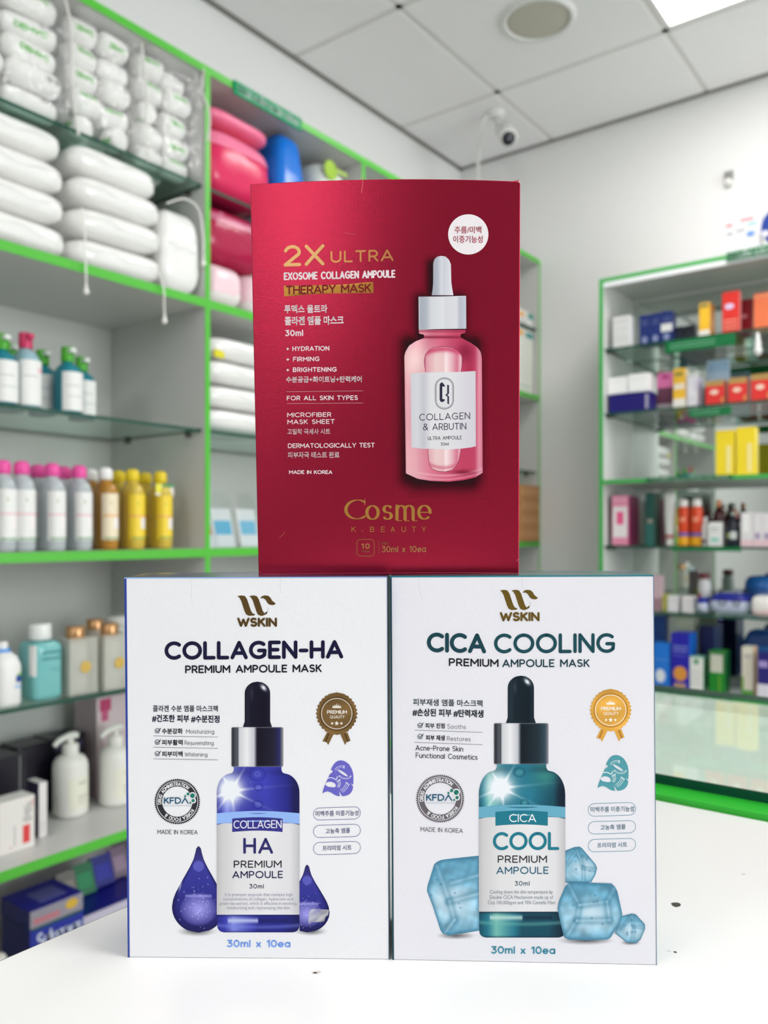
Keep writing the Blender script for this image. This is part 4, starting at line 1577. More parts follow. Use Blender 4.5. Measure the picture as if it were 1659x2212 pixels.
f.text('MICROFIBER', 620.5, 901.5, 715.5, 900.5, 10, 1.6, OFF, 1, .28)
f.text('MASK SHEET', 621, 916.5, 723, 915.5, 10, 1.6, OFF, 1, .3)
f.glyphs('고밀착 극세사 시트', 621, 938.5, 713, 938, 12, OFF, 1, .02)
f.text('DERMATOLOGICALLY TEST', 622, 968, 809.5, 966.5, 10, 1.6, OFF, 1, .26)
f.glyphs('피부자극 테스트 완료', 622, 989.5, 733, 989, 13, OFF, 1, .02)
RD.put(f, 'claims_lettering', 1)
f = Flat()
f.text('MADE IN KOREA', 624.5, 1024, 718, 1024, 8.2, 1.5, OFF, 1, .26)
RD.put(f, 'origin_lettering', 1)
f = Flat()
f.patch([(613, 616), (806, 609.5), (807, 634.5), (614, 640.5)], 8, lambda X, Y: rgba(np.zeros(X.shape + (3,)) + np.array(GOLD2, float)))
RD.put(f, 'gold_banner', 1, FOIL)
f = Flat()
f.text('THERAPY MASK', 617.5, 636.5, 801.5, 631.5, 19, 3.2, (120, 18, 34), 1, .24)
RD.put(f, 'banner_lettering', 2)
f = Flat()
f.circle(1011.5, 506.5, 43.5, (238, 232, 236), n=48)
RD.put(f, 'round_sticker', 1)
f = Flat()
f.glyphs('주름/미백', 982, 504.5, 1039.5, 504, 15, (196, 60, 84), 1, .012)
f.glyphs('이중기능성', 979, 524.5, 1042.5, 524.5, 15, (196, 60, 84), 1, .012)
RD.put(f, 'sticker_lettering', 2)
f = Flat()
GC = (196, 144, 70)
f.text('C', 743.5, 1125, 792, 1124, 48, 7.5, GC, 1, .3, .8)
f.text('osme', 789, 1125, 932.5, 1124.5, 49.5, 7.0, GC, 1, .3, .72)
f.line([(788, 1078), (788, 1090)], 1.5, GC)
for x in (862, 878, 895):
    f.line([(x - 3, 1125), (x + 6, 1125)], 1.4, GC)
RD.put(f, 'brand_lettering', 1, FOIL)
f = Flat()
for ch, x in (('K', 759.5), ('.', 785), ('B', 799.5), ('E', 823), ('A', 844), ('U', 867.5), ('T', 889.5), ('Y', 911)):
    if ch == '.':
        f.circle(783, 1147, 1.2, GC, n=8)
    else:
        f.text(ch, x, 1149, x + 9, 1149, 11.5, 1.2, GC)
b = round_rect(771, 1165, 808.5, 1201, 8)
f.line(b + [b[0]], 1.4, (168, 110, 66))
f.text('10', 780.5, 1185.5, 799, 1185.5, 12, 2.4, (186, 136, 84), 1, .5)
f.text('Mask', 781, 1193.5, 799.5, 1193.5, 5.5, .9, (150, 90, 64), 1, .3)
f.line([(818.5, 1168), (818.5, 1195)], .9, (150, 96, 64))
f.text('Net', 824.5, 1177, 840, 1177, 7, 1.0, (150, 92, 64), 1, .3)
f.text('30ml x 10ea', 824.5, 1193, 920, 1192.5, 13.5, 1.9, (184, 136, 84), 1, .3)
RD.put(f, 'gold_small_lettering', 1, FOIL)


def c1(x, y):
    return (850 + x / 4.173, 530 + y / 4.173)


f = Flat()                                                      # dark halo printed round the pink bottle
def halo(X, Y):
    def soft(x0, x1, y0, y1, s):
        dx = np.maximum(np.maximum(x0 - X, X - x1), 0)
        dy = np.maximum(np.maximum(y0 - Y, Y - y1), 0)
        return np.exp(-(np.hypot(dx, dy) / s) ** 2)
    a = np.maximum.reduce([soft(884, 1020, 745, 1030, 20), soft(912, 990, 650, 735, 17), soft(934, 950, 572, 645, 13)])
    a = np.maximum(a, soft(900, 1015, 1020, 1036, 22))
    return rgba(np.zeros(X.shape + (3,)) + np.array([34, 8, 16.0]), a * .85)
f.patch([(845, 545), (1056, 545), (1056, 1078), (845, 1078)], 3.5, halo)
RD.put(f, 'bottle_halo_print', 0)
f = Flat()
PK = (222, 110, 140)


def poly1(*p):
    return [c1(a, b) for a, b in p]


teat_o = poly1((344, 450), (352, 400), (357, 350), (358, 160), (370, 125), (395, 102), (432, 95), (470, 102), (500, 130), (517, 170), (521, 330), (530, 395), (540, 450))


def silver(X, Y):
    l, r = c1(355, 0)[0], c1(525, 0)[0]
    return rgba(stops((X - l) / (r - l), [(0, 168, 172, 186), (.25, 182, 186, 198), (.45, 216, 218, 226), (.6, 206, 208, 218), (.85, 218, 219, 228), (1, 226, 227, 234)]))


f.patch(teat_o, 1.6, silver)


def capsh(X, Y):
    l, r = c1(226, 0)[0], c1(656, 0)[0]
    c = stops((X - l) / (r - l), [(0, 214, 216, 224), (.04, 168, 174, 186), (.16, 178, 184, 194), (.26, 214, 217, 223), (.52, 224, 226, 230), (.56, 216, 218, 224), (.8, 220, 221, 228), (.86, 186, 190, 202), (1, 198, 202, 214)])
    return rgba(c)


f.up()
f.patch(poly1((226, 457), (654, 455), (656, 757), (228, 760)), 2, capsh)
pink_o = poly1((228, 762), (650, 762), (648, 790), (605, 800), (604, 828), (640, 850), (700, 880), (755, 920), (785, 960), (796, 1010), (803, 2050), (740, 2090), (640, 2115), (500, 2130), (350, 2125), (220, 2105), (112, 2055), (98, 1000), (108, 960), (140, 905), (200, 865), (275, 835), (276, 805), (230, 795))
BLx, BRx = c1(98, 0)[0], c1(800, 0)[0]


def pink(X, Y):
    u = (X - BLx) / (BRx - BLx)
    c = stops(u, [(0, 226, 150, 164), (.04, 236, 176, 186), (.15, 234, 170, 182), (.35, 220, 120, 144), (.6, 206, 84, 116), (.75, 196, 66, 100), (.9, 198, 70, 104), (.96, 226, 150, 170), (1, 214, 120, 146)])
    y5 = (Y - 530) * 4.173
    c = mixc(c, (246, 214, 212), np.exp(-((u - .14) / .2) ** 2 - ((y5 - 1050) / 150) ** 2) * .9)
    c = mixc(c, (120, 20, 52), np.exp(-((u - .78) / .11) ** 2 - ((y5 - 960) / 90) ** 2) * .75)
    c = mixc(c, (150, 28, 62), np.exp(-((u - .84) / .07) ** 2 - ((y5 - 1150) / 160) ** 2) * .5)
    c = mixc(c, (150, 40, 70), (np.exp(-((y5 - 828) / 12) ** 2) + .6 * np.exp(-((y5 - 775) / 10) ** 2)))
    c = mixc(c, (236, 180, 192), np.exp(-((y5 - 2075 + 60 * (2 * u - 1) ** 2) / 10) ** 2) * .7 + np.exp(-((y5 - 2110 + 65 * (2 * u - 1) ** 2) / 7) ** 2) * .6)
    c = mixc(c, (120, 20, 46), np.exp(-((y5 - 2045) / 22) ** 2 - ((u - .75) / .14) ** 2) * .8)
    return rgba(c * (1 + .05 * hills(X, Y, 21, 6, .15, .06))[..., None])


f.up()
f.patch(pink_o, 1.6, pink)
# pipette bulb inside
bulb = poly1((290, 1145), (280, 1080), (277, 1030), (288, 985), (320, 945), (370, 920), (450, 912), (530, 920), (580, 945), (612, 985), (625, 1030), (618, 1085), (606, 1145))
tubeb = poly1((308, 1835), (315, 1920), (325, 1980), (350, 2015), (400, 2035), (465, 2040), (530, 2025), (572, 1985), (592, 1930), (608, 1835))


def inner(X, Y):
    u = (X - c1(277, 0)[0]) / (c1(625, 0)[0] - c1(277, 0)[0])
    c = stops(u, [(0, 190, 80, 110), (.06, 224, 160, 172), (.3, 238, 206, 206), (.5, 236, 200, 202), (.56, 250, 232, 232), (.72, 232, 180, 190), (.85, 216, 120, 146), (.95, 240, 200, 208), (1, 150, 40, 70)])
    y5 = (Y - 530) * 4.173
    c = mixc(c, (206, 70, 110), np.exp(-((y5 - 935 - 40 * (2 * u - 1) ** 2) / 26) ** 2) * .85)
    c = mixc(c, (206, 90, 120), np.exp(-((y5 - 2005 + 60 * (2 * u - 1) ** 2) / 18) ** 2) * .6)
    return rgba(c)


f.up()
f.patch(bulb, 1.6, inner)
f.patch(tubeb, 1.6, inner)
f.up()
f.line(bulb[::-1], .9, (110, 22, 48))
f.line(tubeb, .9, (110, 22, 48))
RD.put(f, 'bottle_print', 1)
f = Flat()


def paper(X, Y):
    l, r = c1(157, 0)[0], c1(742, 0)[0]
    return rgba(stops((X - l) / (r - l), [(0, 212, 212, 220), (.1, 216, 216, 224), (.2, 200, 200, 210), (.3, 226, 226, 230), (.6, 226, 226, 230), (.85, 216, 214, 222), (1, 212, 208, 218)]))


f.patch(poly1((154, 1148), (450, 1142), (740, 1134), (742, 1815), (640, 1830), (480, 1842), (300, 1840), (162, 1822)), 2.5, paper)
RD.put(f, 'bottle_label_print', 2)
f = Flat()
DK = (44, 42, 66)
for r, w in ((0, 1.0), (3.2, .6)):
    a = round_rect(*[v for v in (c1(377, 1195)[0] + r * .7, c1(0, 1195)[1] + r * .7, c1(541, 0)[0] - r * .7, c1(0, 1475)[1] - r * .7)], 19 - r * .7, 10)
    f.line(a + [a[0]], w, DK)
f.fill([poly1((416, 1255), (425, 1240), (440, 1235), (462, 1262), (462, 1275), (440, 1272), (440, 1385), (462, 1388), (462, 1400), (440, 1414), (424, 1410), (416, 1390))], DK)
f.fill([poly1((484, 1255), (500, 1262), (500, 1338), (484, 1350), (500, 1362), (500, 1435), (486, 1425), (486, 1365), (466, 1350), (484, 1335))], DK)
f.text('COLLAGEN', *c1(233, 1580), *c1(690, 1566), 14.6, 1.5, DK, 1, .3)
f.text('& ARBUTIN', *c1(266, 1668), *c1(656, 1660), 14.6, 1.5, DK, 1, .26)
f.text('ULTRA AMPOULE', *c1(307, 1756), *c1(616, 1748), 7.8, 1.0, (70, 68, 88), 1, .3)
f.text('30ml', *c1(424, 1806), *c1(497, 1804), 6.8, .9, (70, 68, 88), 1, .3)
RD.put(f, 'bottle_lettering', 3)
# scratches and a nick in the top fold
f = Flat()
f.line([(783, 383), (784, 395), (782, 408), (781, 417)], 1.1, (236, 120, 130))
f.line([(746, 503), (752, 504.5), (764, 505.5), (770, 507)], .8, (216, 96, 116))
f.line([(603, 1162), (610, 1156), (616, 1149)], .6, (190, 120, 80))
f.line([(1119, 393), (1122.5, 391), (1122.8, 396)], 1.4, (236, 210, 214))
f.line([(561, 1236), (566, 1240), (700, 1238.5), (1000, 1236.5), (1120, 1238)], .9, (206, 74, 98))
f.line([(1116, 1212), (1121.5, 1205)], .8, (220, 120, 130))
RD.put(f, 'scuff_marks', 2)
# lid flap lifting behind the top fold at the right
bm = bmesh.new()
fl = RD.front
p0, p1 = fl[0] * .12 + fl[1] * .88, fl[1]
dv = (RD.back[1] - RD.front[1])
pts = []
for a, lift, back in ((p0, .0006, .10), (p1, .0009, .02), (p1, .0032, .35), (p0, .0008, .5)):
    pts.append(a + dv * back + np.array([0, 0, lift]))
lo = [bm.verts.new(p) for p in pts]
hi = [bm.verts.new(p + np.array([0, 0, .0004])) for p in pts]
bm.faces.new(lo[::-1])
bm.faces.new(hi)
for k in range(4):
    bm.faces.new((lo[k], lo[(k + 1) % 4], hi[(k + 1) % 4], hi[k]))
obj('lid_flap', bm, RED, RD.root)
# ------------------------------------------------------------------ fitted shelving on the left wall
Z_TOP = CAM_H + 1.205
ZG1, ZW1, ZG2, ZW2, ZG3, ZW3 = (CAM_H + v for v in (.900, .602, .2665, -.043, -.371, -.700))   # just above the boards
LIFT = .0008
POSTS = [.55, 1.433, 2.083, 2.71, 3.344]      # unit ends along y
BACK = X_LEFT + .004
CAB_GREY = material('laminate_interior', (208, 208, 205), 0.4, vary=.01, bump_scale=6)
PIN = paint((90, 86, 80), .3, .8)


def shelving_unit(y0, y1, label, open_left):
    yc = (y0 + y1) / 2
    r = thing('shelving_unit', label, 'shelving', ((X_CAB + X_LEFT) / 2, yc, 0), 0, 'green edged shelving units')
    ox = (X_CAB + X_LEFT) / 2
    xf, xb = X_CAB - ox, BACK - ox
    h0, h1 = y0 - yc, y1 - yc
    t = .008
    obj('back_panel', box_bm(xb, xb + .006, h0 + t, h1 - t, .06, Z_TOP - .018), CAB_GREY, r)
    for a in (h0, h1 - t):
        obj('side_panel', box_bm(xb, xf - .001, a, a + t, 0, Z_TOP), CAB_GREY, r)
        obj('edge_strip', box_bm(xf - .001, xf + .0012, a, a + t, 0, Z_TOP), GREEN_EDGE, r)
    obj('top_panel', box_bm(xb, xf - .001, h0 + t, h1 - t, Z_TOP - .018, Z_TOP), CAB_GREY, r)
    obj('edge_strip', box_bm(xf - .001, xf + .0012, h0 + t, h1 - t, Z_TOP - .02, Z_TOP), GREEN_EDGE, r)
    for z in (ZW1 - LIFT, ZW2 - LIFT, ZW3 - LIFT):
        s = obj('shelf', box_bm(xb + .006, xf - .001, h0 + t, h1 - t, z - .022, z), CAB_GREY, r)
        obj('edge_strip', box_bm(xf - .001, xf + .0012, h0 + t, h1 - t, z - .022, z), GREEN_EDGE, s)
    for z in (ZG1 - LIFT, ZG2 - LIFT, ZG3 - LIFT):
        bm = box_bm(xb + .02, xf - .012, h0 + t + .002, h1 - t - .002, z - .008, z)
        bm.normal_update()
        for f_ in bm.faces:
            if abs(f_.normal.z) < .5:
                f_.material_index = 1
        g = obj('glass_shelf', bm, [GLASS, GLASS_EDGE], r)
        for x in (xb + .09, xf - .06):
            for a, b in ((h0 + t, h0 + t + .012), (h1 - t - .012, h1 - t)):
                obj('shelf_pin', box_bm(x - .007, x + .007, a, b, z - .018, z - .008, .002), PIN, g)
    obj('plinth', box_bm(xb, xf - .02, h0 + t, h1 - t, 0, .09), CAB_GREY, r)
    return r


shelving_unit(POSTS[0], POSTS[1], 'green edged shelving unit holding cotton packs above rows of cleansing bottles', True)
shelving_unit(POSTS[1], POSTS[2], 'green edged shelving unit holding pink packs, partly behind the red carton', False)
shelving_unit(POSTS[2], POSTS[3], 'green edged shelving unit hidden behind the red carton', False)
shelving_unit(POSTS[3], POSTS[4], 'green edged shelving unit in the room corner, seen right of the red carton', False)

# sign on the top edge of the second unit
SIGN = material('sign_green', (16, 150, 100), .6, spec=.15)
SIGN_DARK = material('sign_dark_green', (18, 118, 66), .35)
ACRYL = clear_sheet('acrylic', (244, 250, 248), .02, .22, .05)
SLEEVE = clear_sheet('sign_sleeve', (250, 253, 252), .0, .03, .1)
SIGN_INK = (238, 250, 244)


def plan(px):
    return on_left(px, 0)[1]


def shelf_sign(name, label, origin, rz, w, h, text, mat, lines=False, gap=.26):
    """thin edge sign facing local -y, width along x, origin at its lower left corner"""
    r = thing(name, label, 'sign', origin, rz, 'shelf edge signs')
    obj('sign_plate', box_bm(0, w, -.004, 0, 0, h, .0008), mat, r)
    f = Flat()
    if text:
        f.glyphs(text, w * .05, -h * .16, w * .95, -h * .16, h * .74, SIGN_INK, 1, .085)
    if lines:
        for k in range(2):
            f.line([(w * .08, -h * (.36 + .3 * k)), (w * .72, -h * (.36 + .3 * k))], h * .07, (150, 206, 174))
    if f.v:
        f.build('sign_lettering', lambda p, z: np.column_stack([p[:, 0], np.full(len(p), -.0044), -p[:, 1]]), INK, r)
    obj('clear_holder', box_bm(-.004, w + .004, -.006, -.0052, -.003, h + .006), SLEEVE, r)
    return r


ya, yb = plan(502), plan(648)
shelf_sign('shelf_sign', 'bright green sign with white capitals on the top edge of the pink pack shelving', (X_CAB + .002, ya, Z_TOP - .034), PI / 2, yb - ya, .036, 'THỰC PHẨM CHỨC NĂNG', SIGN)

# ------------------------------------------------------------------ packs of cotton
RNG = random.Random(7)
COTTON = material('cotton_wrap', (246, 245, 243), .4, bump=.25, bump_scale=28, spec=.4)
COTTON2 = material('cotton_film_wrap', (246, 245, 243), .14, bump=.6, bump_scale=16, spec=.8, coat=.4)
CORD = material('white_cord', (240, 238, 234), .5)
ORD = ['first', 'second', 'third', 'fourth', 'fifth', 'sixth', 'seventh', 'eighth', 'ninth']
GREEN_INK, GREY_INK = (96, 196, 70), (84, 84, 86)


def wrap_print(parent, name, r, ang, x0, x1, fl_maker, mat=INK):
    """print a flat design (x along the roll, y round it) onto a roll of radius r"""
    f = fl_maker()

    def place(p, z):
        a = ang + p[:, 1] / r
        rr = r * 1.012 + .0004 + .0003 * z[:, 0]
        return np.column_stack([p[:, 0], rr * np.cos(a), rr * np.sin(a) * -1])
    return f.build(name, place, mat, parent)


def word(n=.024):
    def mk():
        f = Flat()
        f.text('DEMAC', -.034, .006, .034, .006, .013, .0036, GREEN_INK, 1, .2)
        return f
    return mk


def roundels():
    f = Flat()
    for x in (.024, .041):
        f.ring(x, 0, .0052, .0066, GREY_INK, 18)
        f.text('R', x - .0022, .003, x + .0022, .003, .006, .0012, GREY_INK)
    return f


PROTO = {}


def cotton_roll(kind, label, loc, rot, scale=(1, 1, 1), group='cotton rolls in clear bags'):
    """kind 0: plain, 1: green word forward, 2: grey roundels forward, 3: both"""
    if kind not in PROTO:
        r = thing('cotton_roll', label, 'cotton roll', (0, 0, 0), 0, group)
        bm = bmesh.new()
        R, L = .0275, .058
        prof = [(R * .02, -L), (R * .42, -L * .985), (R * .74, -L * .93), (R * .93, -L * .82), (R, -L * .66), (R * 1.01, 0), (R, L * .66), (R * .93, L * .82), (R * .74, L * .93), (R * .42, L * .985), (R * .02, L)]
        add_loft(bm, prof, n=24)
        bmesh.ops.rotate(bm, verts=bm.verts, cent=(0, 0, 0), matrix=Matrix.Rotation(PI / 2, 3, 'Y'))
        obj('wrapped_roll', bm, COTTON, r, True)
        if kind in (1, 3):
            wrap_print(r, 'green_wordmark', R, PI, 0, 0, word())
        if kind in (2, 3):
            wrap_print(r, 'grey_roundels', R, PI + .75 if kind == 3 else PI + .1, 0, 0, roundels)
        PROTO[kind] = r
    else:
        r = copy_tree(PROTO[kind])
        r['label'] = label
    r.location = loc
    r.rotation_euler = rot
    r.scale = scale
    return r


# heap of rolls on the top glass shelf: rows above each other, roll axes along the shelf
bags = [(plan(160) - .275, plan(160) - .005, 'left'), (plan(160) + .005, plan(312) - .004, 'middle'), (plan(312) + .004, POSTS[1] - .016, 'right')]
BAGNAME = ['clear bag at photo edge', 'middle clear bag', 'clear bag beside green post']
for b, (y0, y1, _) in enumerate(bags):
    for row in range(5):
        z = ZG1 + .0305 + row * .0557
        if z + .030 > Z_TOP - .016:
            break
        shift = (.25 if row % 2 else -.25) + RNG.uniform(-.08, .08)
        for k in range(2):
            kind = [3, 1, 2, 1, 3, 2, 1][(row * 3 + k * 2 + b) % 7]
            y = y0 + (k + .5) * (y1 - y0) / 2 + (.5 - k) * .006 + shift * .008
            endon = (row, k, b) in ((0, 0, 1), (0, 1, 1), (2, 0, 2))
            short = .62 if endon else 1.0
            x = X_CAB - .050 + RNG.uniform(-.016, .010) - row * .003
            rot = (RNG.uniform(-.5, .4), RNG.uniform(-.03, .03), PI / 2 + RNG.uniform(-.13, .13))
            if endon:
                x, rot = x - .004, (RNG.uniform(-1, 1), .02, RNG.uniform(-.2, .3))
            rot = (rot[0], rot[1], rot[2] + (.1 if (row + k) % 2 else -.1))
            cotton_roll(kind, 'white cotton roll, %s, %s row up in %s' % (['nearer', 'farther'][k], ORD[row], BAGNAME[b]), (x, y, z), rot, (min(1.1, ((y1 - y0) / 2 - .011) / .116) * short, .965, .965))
        cotton_roll([1, 0, 3][(row + b) % 3], 'white cotton roll behind front ones, %s row up in %s' % (ORD[row], BAGNAME[b]), (X_CAB - .132, (y0 + y1) / 2 + RNG.uniform(-.006, .006), z + .002),
                    (RNG.uniform(-.5, .4), 0, PI / 2 + RNG.uniform(-.05, .05)), (1, .95, .95))
    # the film bag round them: one soft sack with its drawstring
    r = thing('clear_bag', 'clear drawstring bag of cotton rolls, ' + ['cut off by the photo edge', 'middle one on the top glass shelf', 'beside the green post'][b], 'bag', (X_CAB - .081, (y0 + y1) / 2, ZG1), 0, 'clear bags on the top shelf')
    wy = y1 - y0
    hz_ = min(.288, Z_TOP - .02 - ZG1)
    bm = pillow_bm(.18, wy + .005, hz_, ex=9, nx=28, nz=20, wrinkle=.012, seed=b + 3, flat=11)
    obj('bag_film', bm, FILM, r, True)
    cord = {0: [(.093, wy * .38, .31 - .03), (0.100, wy * .44, .2), (0.098, wy * .47, .06), (0.103, wy * .5, -.03)], 1: [(.093, wy * .42, .26), (0.101, wy * .46, .15), (0.099, wy * .48, .03), (0.101, wy * .5, -.02)],
            2: [(0.104, wy * .40, .275), (.08, wy * .49, .23), (0.103, wy * .52, .17), (0.099, wy * .5, .1)]}[b]
    for k in range(2):
        bm = bmesh.new()
        add_tube(bm, smooth_path([(x + .003 * k, y + .006 * k * math.sin(3 * i), min(z, hz_ - .004)) for i, (x, y, z) in enumerate(cord)], 8), .0016, 6)
        obj('drawstring', bm, CORD, r, True)

# flat packs on the board below
def flat_pack(name, label, loc, rz, w, d, h, seed, mat, group, cat='pack', tilt=0.0, cord=None, seam=True):
    r = thing(name, label, cat, loc, rz, group)
    r.rotation_euler = (0, tilt, rz)
    obj('wrapped_body', pillow_bm(w, d, h, ex=6, nx=24, nz=12, wrinkle=.06, seed=seed, flat=3.6), mat, r, True)
    if seam:
        bm = bmesh.new()
        n = 14
        vs = []
        for k in range(n + 1):
            t = k / n - .5
            vs.append((bm.verts.new((w / 2 * .98, d * .9 * t, h * .52 + .004 * math.sin(9 * t + seed))), bm.verts.new((w / 2 + .012, d * .86 * t, h * .5 + .006 * math.sin(14 * t + seed)))))
        for k in range(n):
            bm.faces.new((vs[k][0], vs[k + 1][0], vs[k + 1][1], vs[k][1]))
        obj('wrapper_fin', bm, FILM, r)
    if cord:
        bm = bmesh.new()
        add_tube(bm, smooth_path(cord, 8), .0022, 6)
        e = Vector(cord[-1])
        add_loft(bm, [(.002, e.z - .012), (.006, e.z - .009), (.007, e.z - .003), (.004, e.z + .002), (.0025, e.z + .014)], n=10, cx=e.x, cy=e.y)
        obj('drawstring', bm, CORD, r, True)
    return r


LEV = ['bottom', 'second', 'third', 'top']
h = .0705
stacks = [((plan(160) + plan(160) - .30) / 2, .29, 'stack by the photo edge', .0), ((plan(164) + plan(352)) / 2, plan(352) - plan(164), 'middle stack', .004)]
for s, (y, d, nm, dx) in enumerate(stacks):
    for k in range(4):
        cord = None
        if (s, k) == (1, 1):
            cord = [(.098, -d * .44, .05), (.112, -d * .45, .0), (.113, -d * .44, -.07), (.113, -d * .435, -.135)]
        if (s, k) == (1, 0):
            cord = [(.098, d * .43, .03), (.112, d * .445, -.01), (.113, d * .45, -.05), (.113, d * .455, -.085)]
        flat_pack('cotton_pad_pack', 'flat white film-wrapped cotton pack, %s of the %s' % (LEV[k], nm), (X_CAB - .105 + dx + RNG.uniform(-.006, .006), y + RNG.uniform(-.006, .006), ZW1 + k * h + .001), 0,
                  .2, d, h - .003, 20 + s * 9 + k, COTTON2, 'flat cotton packs', cord=cord)
flat_pack('cotton_pad_pack', 'white film-wrapped cotton pack standing upright beside the green post', (X_CAB - .08, (plan(354) + POSTS[1] - .008) / 2, ZW1 + .001), 0, .15, POSTS[1] - .016 - plan(354), .215, 51, COTTON2, 'flat cotton packs',
          cord=[(.07, -.05, .21), (.078, .0, .235), (.084, .04, .22), (.086, .055, .15), (.084, .056, .09)])

# ------------------------------------------------------------------ bottles
def ring_label(bm_r, z0, z1, a0, a1, ry=None, ex=2.0, n=16, off=.0006):
    """curved label patch on a bottle wall, angles in degrees"""
    bm = bmesh.new()
    rows = []
    ry = ry or bm_r
    for z in (z0, z1):
        row = []
        for k in range(n + 1):
            a = math.radians(a0 + (a1 - a0) * k / n)
            c, s = math.cos(a), math.sin(a)
            row.append(bm.verts.new(((bm_r + off) * math.copysign(abs(c) ** (2 / ex), c), (ry + off) * math.copysign(abs(s) ** (2 / ex), s), z)))
        rows.append(row)
    for k in range(n):
        bm.faces.new((rows[0][k], rows[0][k + 1], rows[1][k + 1], rows[1][k]))
    return bm


def bottle(name, label, loc, rz, r, h, cap_h, cap_r, body_mat, cap_mat, labels=(), group=None, ex=2.4, ky=.8, neck=.12, cap='round', collar=None, tilt=None):
    """bottle with shoulders, cap and paper labels; labels are (z0, z1, a0, a1, material, name)"""
    t = thing(name, label, 'bottle', loc, rz, group)
    hb = h - cap_h
    sh = hb * (1 - neck)
    nr = cap_r * .82
    prof = [(r * .86, 0), (r * .97, .004), (r, .012), (r, sh * .55), (r, sh * .9), (r * .97, sh * .97), (r * .8, sh + (hb - sh) * .45), (max(nr, r * .5), sh + (hb - sh) * .78), (nr, hb - .002), (nr, hb + .004)]
    prof = [(a, a * (ky if a > r * .6 else (ky + 1) / 2 if a > nr * 1.01 else 1), z, ex if a > r * .7 else 2.0) for a, z in prof]
    obj('bottle_body', loft_bm(prof, n=28), body_mat, t, True)
    if cap == 'round':
        cp = [(cap_r * .9, hb), (cap_r, hb + .003), (cap_r, hb + cap_h * .55), (cap_r * .93, hb + cap_h * .8), (cap_r * .6, hb + cap_h * .96), (.001, hb + cap_h)]
    elif cap == 'flat':
        cp = [(cap_r * .97, hb), (cap_r, hb + .002), (cap_r * .98, hb + cap_h - .003), (cap_r * .93, hb + cap_h), (.001, hb + cap_h)]
    else:
        cp = [(cap_r, hb), (cap_r, hb + cap_h * .4), (cap_r * .8, hb + cap_h * .6), (cap_r * .6, hb + cap_h), (.001, hb + cap_h)]
    obj('cap', loft_bm(cp, n=24, cap1=False), cap_mat, t, True)
    for (z0, z1, a0, a1, m, nm) in labels:
        obj(nm, ring_label(r, z0 * hb, z1 * hb, a0, a1, r * ky, ex), m, t, True)
    return t


def relabel_copy(src, label, loc, rz=None):
    c = copy_tree(src)
    c['label'] = label
    c.location = loc
    if rz is not None:
        c.rotation_euler[2] = rz
    return c


LBL_WHITE = paint((236, 236, 234), .45)
LBL_PINK = paint((240, 190, 200), .45)
LBL_GREEN = paint((80, 150, 90), .45)
LBL_YEL = paint((244, 214, 60), .4)
PINK_CAP = paint((238, 84, 166), .35)
YEL_CAP = paint((232, 204, 30), .35)
WHITE_CAP = paint((238, 238, 236), .35)
GREEN_CAP = paint((70, 166, 36), .3)
CLEAR_LIQ = material('clear_liquid', (206, 214, 218), .08, spec=.7, alpha=.72)
AMBER_LIQ = material('amber_liquid', (186, 132, 46), .08, spec=.7, alpha=.9)
YEL_LIQ = material('yellow_liquid', (214, 186, 70), .08, spec=.7, alpha=.92)
TEAL_LIQ = material('teal_liquid', (24, 128, 146), .1, spec=.7)
AQUA_LIQ = material('aqua_liquid', (120, 190, 190), .1, spec=.6)
FACE = 0.0                                     # local +x of a bottle faces the aisle


def leaf_mark(parent, r, z, ky, rgb, ex=2.4):
    bm = ring_label(r, z - .004, z + .004, -26, -12, r * ky, ex, 6, .0012)
    obj('leaf_mark', bm, paint(rgb, .4), parent, True)


def cleanser(kind, label, px, s, group):
    x, y = on_left(px, s)
    loc = (x, y, ZW2)
    key = 'cleanser' + kind
    if key in PROTO:
        return relabel_copy(PROTO[key], label, loc)
    body, cap, lab, band = {'pink': (CLEAR_LIQ, PINK_CAP, LBL_WHITE, LBL_PINK), 'white': (AMBER_LIQ, WHITE_CAP, paint((240, 226, 196), .4), paint((240, 170, 90), .4)),
                            'yellow': (YEL_LIQ, YEL_CAP, LBL_YEL, paint((236, 160, 110), .4))}[kind]
    t = bottle('cleanser_bottle', label, loc, 0, .033, .195, .030, .0165, body, cap,
               [(.14, .80, -74, 58, lab, 'paper_label'), (.47, .50, -70, 40, band, 'label_stripe'), (.3, .46, 0, 52, paint((246, 240, 240), .45), 'label_notice'), (.15, .18, -60, 50, LBL_GREEN, 'label_foot')], group, 3.0, .62, .14)
    leaf_mark(t, .033, .11, .62, (120, 170, 50))
    PROTO[key] = t
    return t


G = 'cleansing bottles on the board below the glass shelf'
for px, s, lab in ((6, .05, 'pink capped clear cleansing bottle at the end of its row by the photo edge'), (47, .04, 'pink capped clear cleansing bottle, second from the photo edge, front row'),
                   (82, .10, 'small pink cap showing between two front bottles of clear cleanser'), (113, .04, 'pink capped clear cleansing bottle, third in the front row'), (138, .10, 'pink capped bottle half hidden behind the third front one'),
                   (171, .045, 'pink capped clear cleansing bottle next to the amber one')):
    cleanser('pink', lab, px, s, G)
cleanser('white', 'white capped amber cleansing bottle half hidden behind the last pink capped one', 196, .12, G)
cleanser('white', 'white capped amber cleansing bottle in front, between pink and yellow caps', 228, .05, G)
for px, s, lab in ((256, .115, 'yellow capped bottle behind, next to the white capped one'), (286, .045, 'yellow capped oil cleansing bottle with bright yellow label, front row'), (314, .115, 'yellow capped bottle half hidden behind the tagged one'), (346, .05, 'yellow capped oil cleansing bottle wearing a green and white neck tag')):
    last = cleanser('yellow', lab, px, s, G)
hb = .165
tagm = bmesh.new()
add_box(tagm, .020, .0225, -.030, .024, hb * .80, hb * .98, .0006)
tp = obj('neck_tag', tagm, paint((244, 236, 226), .4), last)
